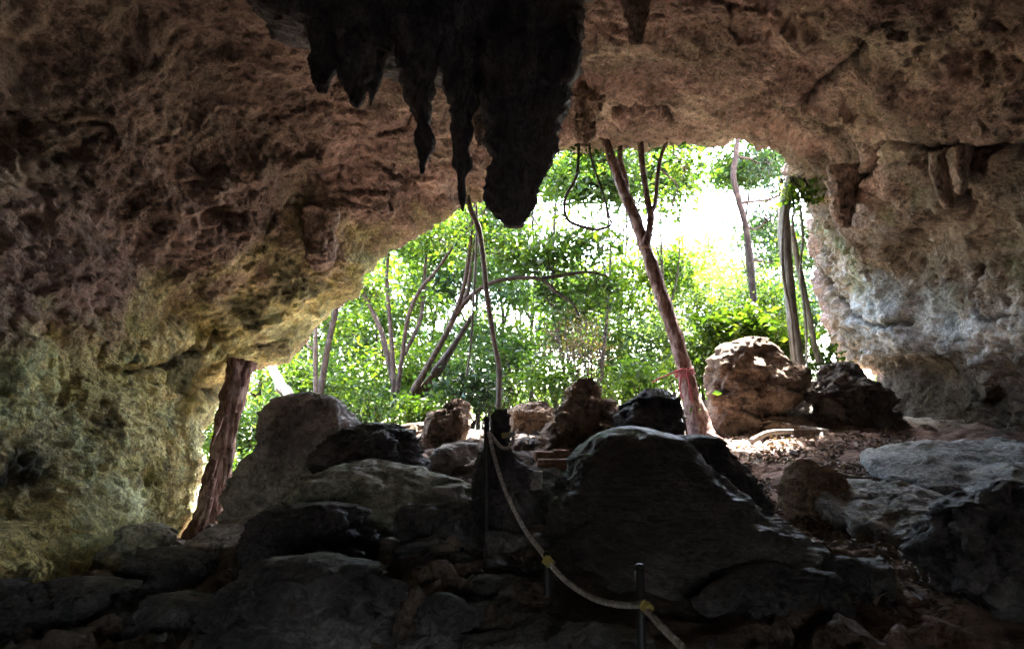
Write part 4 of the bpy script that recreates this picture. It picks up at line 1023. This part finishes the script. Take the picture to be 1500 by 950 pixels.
auto_tree('tall tree whose leaves hang behind the open vine loop', 830, 600, 17, 9.0, 1.6, 160, 'leaf_dark', low=0.66, trunk=0.05)
auto_tree('tall small-leaved tree behind the left limb of the forked tree', 875, 600, 15.2, 8.0, 1.2, 130, 'leaf', low=0.6, trunk=0.04)
auto_tree('tall tree with leaves beside the forked tree top', 1000, 595, 16, 8.3, 1.1, 150, 'leaf', low=0.68, trunk=0.045)
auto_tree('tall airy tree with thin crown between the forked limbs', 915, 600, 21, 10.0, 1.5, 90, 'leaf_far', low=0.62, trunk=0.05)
auto_tree('tall tree with leaves hanging at the upper right of the opening', 1120, 590, 17, 8.6, 1.0, 160, 'leaf', low=0.6, trunk=0.045)
auto_tree('tall tree whose crown fills behind the stalactite tips', 715, 605, 18, 8.2, 1.8, 150, 'leaf_bright', low=0.55, trunk=0.06)
auto_tree('tall slim tree left of the long vine', 620, 610, 19, 7.6, 1.6, 130, 'leaf_bright', low=0.5, trunk=0.05)
auto_tree('airy far tree low in the bright sky gap', 1045, 590, 30, 7.6, 2.4, 110, 'leaf_far', low=0.4, trunk=0.06)

def shrub(label, px_, py_, D, rx, rz, n, leaf, size=0.13, per=24, name='shrub', hang=None, stems=7, bark='bark', sigma=0.16, group='shrubs at the cave mouth'):
    b = P(px_, py_, D); g = float(ground_z(b[0], b[1])) - 0.1
    zc = max(b[2], g + 0.25)
    base = np.array([b[0], D, g])
    if hang is not None: base = P(*hang)
    root = empty(name, base); tag(root, label, 'shrub', group)
    sb, lb = Buf(), Buf()
    u = rng.normal(size=(n, 3)); u /= np.linalg.norm(u, axis=1)[:, None]
    cl = np.array([b[0], D, zc]) + u * np.array([rx, rx * 0.8, rz]) * rng.random((n, 1)) ** 0.4
    for p in cl[:stems * 3]:
        w = wiggly(base + rng.normal(size=3) * [0.15, 0.1, 0], p, 5, 0.06)
        Vv, q, t = tube_geo(w, np.linspace(0.018, 0.005, 5), 5, step=0.12)
        sb = Buf(); sb.add(Vv, q, t); sb.build('stem', root, M[bark])
    leaf_cloud(lb, cl, per, sigma, size)
    lb.build('crown', root, M[leaf], smooth_shade=False)
shrub('bright broad-leaved shrub right behind the sunlit boulder', 1075, 480, 12.9, 0.75, 0.42, 62, 'leaf_bright', 0.17)
shrub('bright shrub spilling over the top of the sunlit boulder', 1150, 500, 12.9, 0.5, 0.3, 34, 'leaf_bright', 0.16)
shrub('shrub between the forked tree and the sunlit boulder', 1020, 530, 12.6, 0.4, 0.4, 30, 'leaf_bright', 0.13)
shrub('dark green bush behind the leaning light brown boulder', 690, 568, 13.4, 0.65, 0.35, 56, 'leaf_dark', 0.13)
shrub('low green bush between the two boulders left of the steps', 620, 602, 12.6, 0.45, 0.22, 36, 'leaf_bright', 0.13)
shrub('green bush at the foot of the slim several-stemmed tree', 535, 595, 13.6, 0.6, 0.4, 44, 'leaf', 0.12)
shrub('sunlit green thicket behind the craggy boulder', 810, 560, 14.5, 0.7, 0.45, 52, 'leaf_bright', 0.12)
shrub('sunlit green shrub behind the black pointed boulder', 930, 560, 13.6, 0.65, 0.5, 54, 'leaf_bright', 0.12)
shrub('dry brown twiggy bush with fine dead leaves', 845, 500, 14.8, 0.75, 0.75, 80, 'leaf_dry', 0.06, 22, stems=18)
shrub('green bush at the foot of the left trunk', 345, 700, 11.8, 0.35, 0.4, 26, 'leaf', 0.12)
shrub('green sprigs growing beside the hanging roots', 1205, 525, 12.8, 0.3, 0.22, 16, 'leaf', 0.12)
shrub('yellow-green sprig hanging under the roof edge by the roots', 1170, 285, 11.9, 0.25, 0.15, 8, 'leaf_bright', 0.15, stems=2, hang=(1172, 262, 12.0))
shrub('tiny yellow-green sprig at the foot of the forked tree', 1002, 598, 10.8, 0.08, 0.06, 4, 'leaf_bright', 0.12, 5, stems=1)

UND = [('waist-high green undergrowth between the left trunk and tall boulder, seen low in the gap', 385, 640, 13.5, 0.7, 0.5, 60, 'leaf'), ('leafy shrub filling the leftmost gap behind the trunk', 325, 620, 13.2, 0.5, 0.7, 46, 'leaf_bright'),
       ('pale undergrowth showing over the top of the tall grey boulder', 440, 585, 16, 1.0, 0.6, 74, 'leaf_far'), ('undergrowth behind the thin pale-barked tree', 505, 575, 16.5, 0.9, 0.7, 74, 'leaf_bright'),
       ('tall green shrub between the slim tree and the leaning tree', 610, 545, 16, 1.0, 0.8, 90, 'leaf_bright'), ('tall shrub behind the long hanging vine', 735, 540, 16.5, 1.1, 0.9, 96, 'leaf'),
       ('sunlit shrub right of the dry brown bush', 890, 510, 17, 0.9, 0.8, 84, 'leaf_bright'), ('pale green shrub behind the red ribbon', 975, 520, 16, 0.9, 0.8, 84, 'leaf_far'), ('pale shrub under the bright sky gap', 1045, 440, 18, 1.0, 0.8, 80, 'leaf_far'),
       ('leafy shrub between the thin bare-stemmed tree and the hanging roots', 1130, 450, 16.5, 0.7, 0.8, 66, 'leaf'), ('distant shrub over the craggy boulder', 850, 580, 19, 1.4, 0.7, 80, 'leaf_far'), ('distant shrub over the pale stones behind the rope', 760, 585, 20, 1.4, 0.6, 80, 'leaf_bright')]
for (lb_, a_, b_, D_, rx_, rz_, n_, lf_) in UND:
    shrub(lb_, a_, b_, D_, rx_, rz_, n_, lf_, 0.135, 30, sigma=0.22, group='undergrowth beyond the cave mouth')

# hanging roots by the right cliff
fig = empty('hanging_roots', P(1180, 600, 12.0)); tag(fig, 'pale straight aerial roots hanging from the cliff edge to the ground', 'roots')
def rootpart(pts, D, w, D2=None, mat='bark_pale'):
    q, r = px_stem(pts, D, w, D2)
    Vv, qq, t = tube_geo(q, r, 12, step=0.06, rough=0.12)
    part('root', Vv, fig, M[mat], qq, t)
rootpart([(1160, 262), (1150, 300), (1150, 350), (1156, 420), (1165, 490), (1174, 540), (1182, 575), (1188, 605)], 12.1, [22, 17, 16, 16, 15, 13, 11, 10], 12.0)
rootpart([(1142, 300), (1143, 350), (1152, 430), (1160, 510), (1166, 555)], 12.3, [7, 7, 7, 7, 6], 12.3)
rootpart([(1158, 330), (1170, 390), (1182, 450), (1192, 500), (1200, 530)], 12.2, [9, 9, 10, 9, 9], 12.5)
rootpart([(1150, 300), (1146, 345), (1147, 400), (1158, 460), (1164, 520), (1176, 585)], 11.95, [5, 4, 5, 4, 4, 3], 11.9)
rootpart([(1172, 300), (1176, 350), (1172, 400), (1180, 470), (1183, 540), (1190, 590)], 12.3, [5, 4, 4, 4, 3, 3], 12.1)
rootpart([(1185, 595), (1170, 606), (1150, 616), (1128, 628)], 11.9, [12, 10, 8, 5], 11.2)
rootpart([(1187, 600), (1200, 612), (1225, 622)], 11.9, [10, 8, 4], 11.4)

# shaggy trunk by the left wall
col_ = empty('dead_trunk', P(300, 790, 10.0)); tag(col_, 'shaggy reddish dead trunk standing between the left wall and tall boulder', 'trunk')
q, r = px_stem([(290, 812), (300, 775), (308, 740), (318, 700), (326, 660), (333, 620), (341, 585), (349, 552), (354, 530)], 10.1, [52, 40, 32, 31, 30, 31, 33, 33, 38], 10.5)
Vv, qq, t = tube_geo(q, r, 40, step=0.03, rough=0.34)
part('trunk', Vv, col_, M['bark_red'], qq, t)
for k in range(9):
    x0 = rng.uniform(-12, 12); y0 = rng.uniform(600, 730)
    xx = np.interp(y0, [552, 585, 620, 660, 700, 740, 775], [349, 341, 333, 326, 318, 308, 300])
    q, r = px_stem([(xx + x0, y0), (xx + x0 * 1.3 - 3, y0 + 22), (xx + x0 * 1.5 - 10, y0 + 44)], 9.9, [9, 7, 2], 9.92)
    Vv, qq, t = tube_geo(q, r, 6, step=0.03, rough=0.2); part('bark_strip', Vv, col_, M['bark_red'], qq, t)

shrub('climbing leaves hanging along the pale aerial roots', 1158, 350, 12.6, 0.2, 0.7, 16, 'leaf', 0.12, 14, stems=2, hang=(1155, 262, 12.2))
# vines
def vine(lb, pts, D, w, D2=None, leaf=0):
    q, r = px_stem(pts, D, w, D2)
    root = empty('vine', q[-1] if q[-1, 2] < q[0, 2] else q[0]); tag(root, lb, 'vine')
    Vv, qq, t = tube_geo(q, r, 8, step=0.06, rough=0.1)
    part('stem', Vv, root, M['vine'], qq, t)
    if leaf:
        bf = Buf(); u = rng.random(leaf) * (len(q) - 1)
        leaf_cloud(bf, catmull(q, u), 3, 0.06, 0.09)
        bf.build('leaves', root, M['leaf'], smooth_shade=False)
vine('long brown vine hanging to the ground from the slender stalactite tip area', [(684, 284), (690, 308), (701, 335), (708, 380), (713, 430), (722, 490), (731, 540), (730, 598)], 11.8, [7, 8, 9, 8, 8, 8, 8, 9], 12.4)
vine('thin straight vine hanging left of the long brown vine', [(698, 300), (698, 360), (694, 430), (690, 500), (683, 552)], 12.2, [4, 4, 3.5, 3, 3])
vine('dark vine hanging in an open loop under the brown stalactite', [(848, 200), (847, 235), (843, 262), (830, 285), (827, 305), (832, 322), (850, 331), (874, 336), (893, 331), (894, 322), (886, 292), (876, 262), (866, 232), (862, 205)], 11.5, [4.5, 4.5, 4.5, 4.5, 4.5, 5, 5, 4.5, 4, 3, 3, 3, 3.5, 4], leaf=10)

# red ribbon on the forked tree
rib = empty('red_ribbon', P(1002, 548, 10.8)); tag(rib, 'faded red ribbon tied round the forked tree with loose ends', 'ribbon')
c0 = P(1003, 545, 11.05)
coil('wrap', c0, (-0.2, 0, 1), 0.14, 4, 0.12, M['red'], rib, 0.008)
for pts in ([(1000, 540), (985, 546), (968, 553), (955, 560)], [(1006, 545), (1010, 565), (1014, 590)], [(998, 548), (996, 568), (1000, 585)]):
    q, r = px_stem(pts, 10.85, [3, 2.5, 2]); Vv, qq, t = tube_geo(q, r, 5, step=0.03); part('loose_end', Vv, rib, M['red'], qq, t)

# ------------------------------------------------------------------ fallen branches, litter, rubble
def branch(lb, pts, D, w, D2=None, mat='bark_pale'):
    q, r = px_stem(pts, D, w, D2)
    q[:, 2] = ground_z(q[:, 0], q[:, 1]) + r * 0.7 + (q[:, 2] - ground_z(q[:, 0], q[:, 1])).clip(0, 0.12)
    Vv, qq, t = tube_geo(q, r, 8, step=0.04, rough=0.15)
    o = part('fallen_branch', Vv, None, M[mat], qq, t, None, True, at=q.mean(0))
    tag(o, lb, 'branch', 'fallen branches on the leafy slope')
branch('thick pale curved branch on the ground before the sunlit boulder', [(1100, 650), (1112, 643), (1130, 636), (1162, 634)], 10.4, [9, 9, 8, 7], 10.6)
branch('thin stick across the leaf litter above the set-in slab', [(1228, 694), (1250, 700), (1282, 705)], 8.2, [5, 5, 4], 8.0)
branch('forked stick lying below the broad pale slab', [(1372, 732), (1385, 742), (1397, 755)], 7.0, [5, 5, 4], 6.8)
branch('slender stick lying at the upper edge of the litter', [(1150, 612), (1175, 618), (1212, 632)], 11.0, [6, 6, 4], 10.6)

def scatter_poly(n, poly):
    """random points (world x, y) inside a quad of ground given by (x, y) corners"""
    a, b, c, d = [np.array(p, float) for p in poly]
    u, v = rng.random((n, 1)), rng.random((n, 1))
    return (a * (1 - u) + b * u) * (1 - v) + (d * (1 - u) + c * u) * v
def litter(name, polys, size):
    bf = Buf()
    for n, poly in polys:
        xy = scatter_poly(n, poly)
        keep = perlin(np.concatenate([xy * 1.5, np.zeros((n, 1))], 1)) > -0.25
        xy = xy[keep]; n = len(xy)
        c = np.concatenate([xy, (ground_z(xy[:, 0], xy[:, 1]) + rng.uniform(0.005, 0.04, n))[:, None]], 1)
        leaf_cloud(bf, c, 1, 0.01, size, 0.3, up=1.2)
    o = bf.build(name, None, M['litter'], at=(0, 0, 0), smooth_shade=False)
    tag(o, 'dry brown fallen leaves strewn over the slope', 'leaves', kind='stuff')
litter('leaf_litter', [(7500, [(1.8, 7.2), (4.6, 6.6), (5.6, 11.0), (2.2, 11.6)]), (2000, [(1.9, 4.6), (3.6, 4.6), (4.2, 6.8), (2.6, 7.0)]), (2600, [(-1.6, 9.6), (2.0, 9.6), (3.0, 14), (-3.0, 14)]), (2500, [(-6, 13), (7, 13), (8, 19), (-8, 19)]),
                       (500, [(-1.6, 4), (0.2, 4), (0.6, 8), (-1.4, 8)])], 0.085)

def ico_stone(seed):
    r = np.random.default_rng(seed)
    t = (1 + 5 ** .5) / 2
    v = np.array([(-1, t, 0), (1, t, 0), (-1, -t, 0), (1, -t, 0), (0, -1, t), (0, 1, t), (0, -1, -t), (0, 1, -t), (t, 0, -1), (t, 0, 1), (-t, 0, -1), (-t, 0, 1)], float)
    f = np.array([(0, 11, 5), (0, 5, 1), (0, 1, 7), (0, 7, 10), (0, 10, 11), (1, 5, 9), (5, 11, 4), (11, 10, 2), (10, 7, 6), (7, 1, 8), (3, 9, 4), (3, 4, 2), (3, 2, 6), (3, 6, 8), (3, 8, 9), (4, 9, 5), (2, 4, 11), (6, 2, 10), (8, 6, 7), (9, 8, 1)])
    v /= np.linalg.norm(v[0])
    return v * (1 + r.normal(size=(12, 1)) * 0.16) * np.array([1, r.uniform(.7, 1), r.uniform(.45, .8)]), f
bf = Buf()
for n, poly, s0, s1 in [(260, [(-5, 5.5), (-1.0, 4.0), (-1.5, 8.5), (-4.6, 10)], 0.02, 0.10), (160, [(-1.6, 3.8), (2.6, 3.8), (1, 8), (-1.4, 8)], 0.02, 0.07), (90, [(1.8, 4.5), (5, 5), (5.6, 11), (2, 11)], 0.015, 0.06), (140, [(-1.5, 9), (1.8, 9), (2, 11.5), (-2, 11.5)], 0.02, 0.09)]:
    xy = scatter_poly(n, poly)
    for k in range(n):
        v, f = ico_stone(k)
        s = s0 + (s1 - s0) * rng.random() ** 2.5
        a = rng.random() * 6.28
        v = v @ np.array([[math.cos(a), -math.sin(a), 0], [math.sin(a), math.cos(a), 0], [0, 0, 1]]) * s
        bf.add(v + [xy[k, 0], xy[k, 1], float(ground_z(xy[k, 0], xy[k, 1])) + s * 0.25], None, f)
o = bf.build('rubble', None, M['dark'], at=(0, 0, 0), smooth_shade=False)
tag(o, 'small loose stones scattered on the cave floor', 'rubble', kind='stuff')
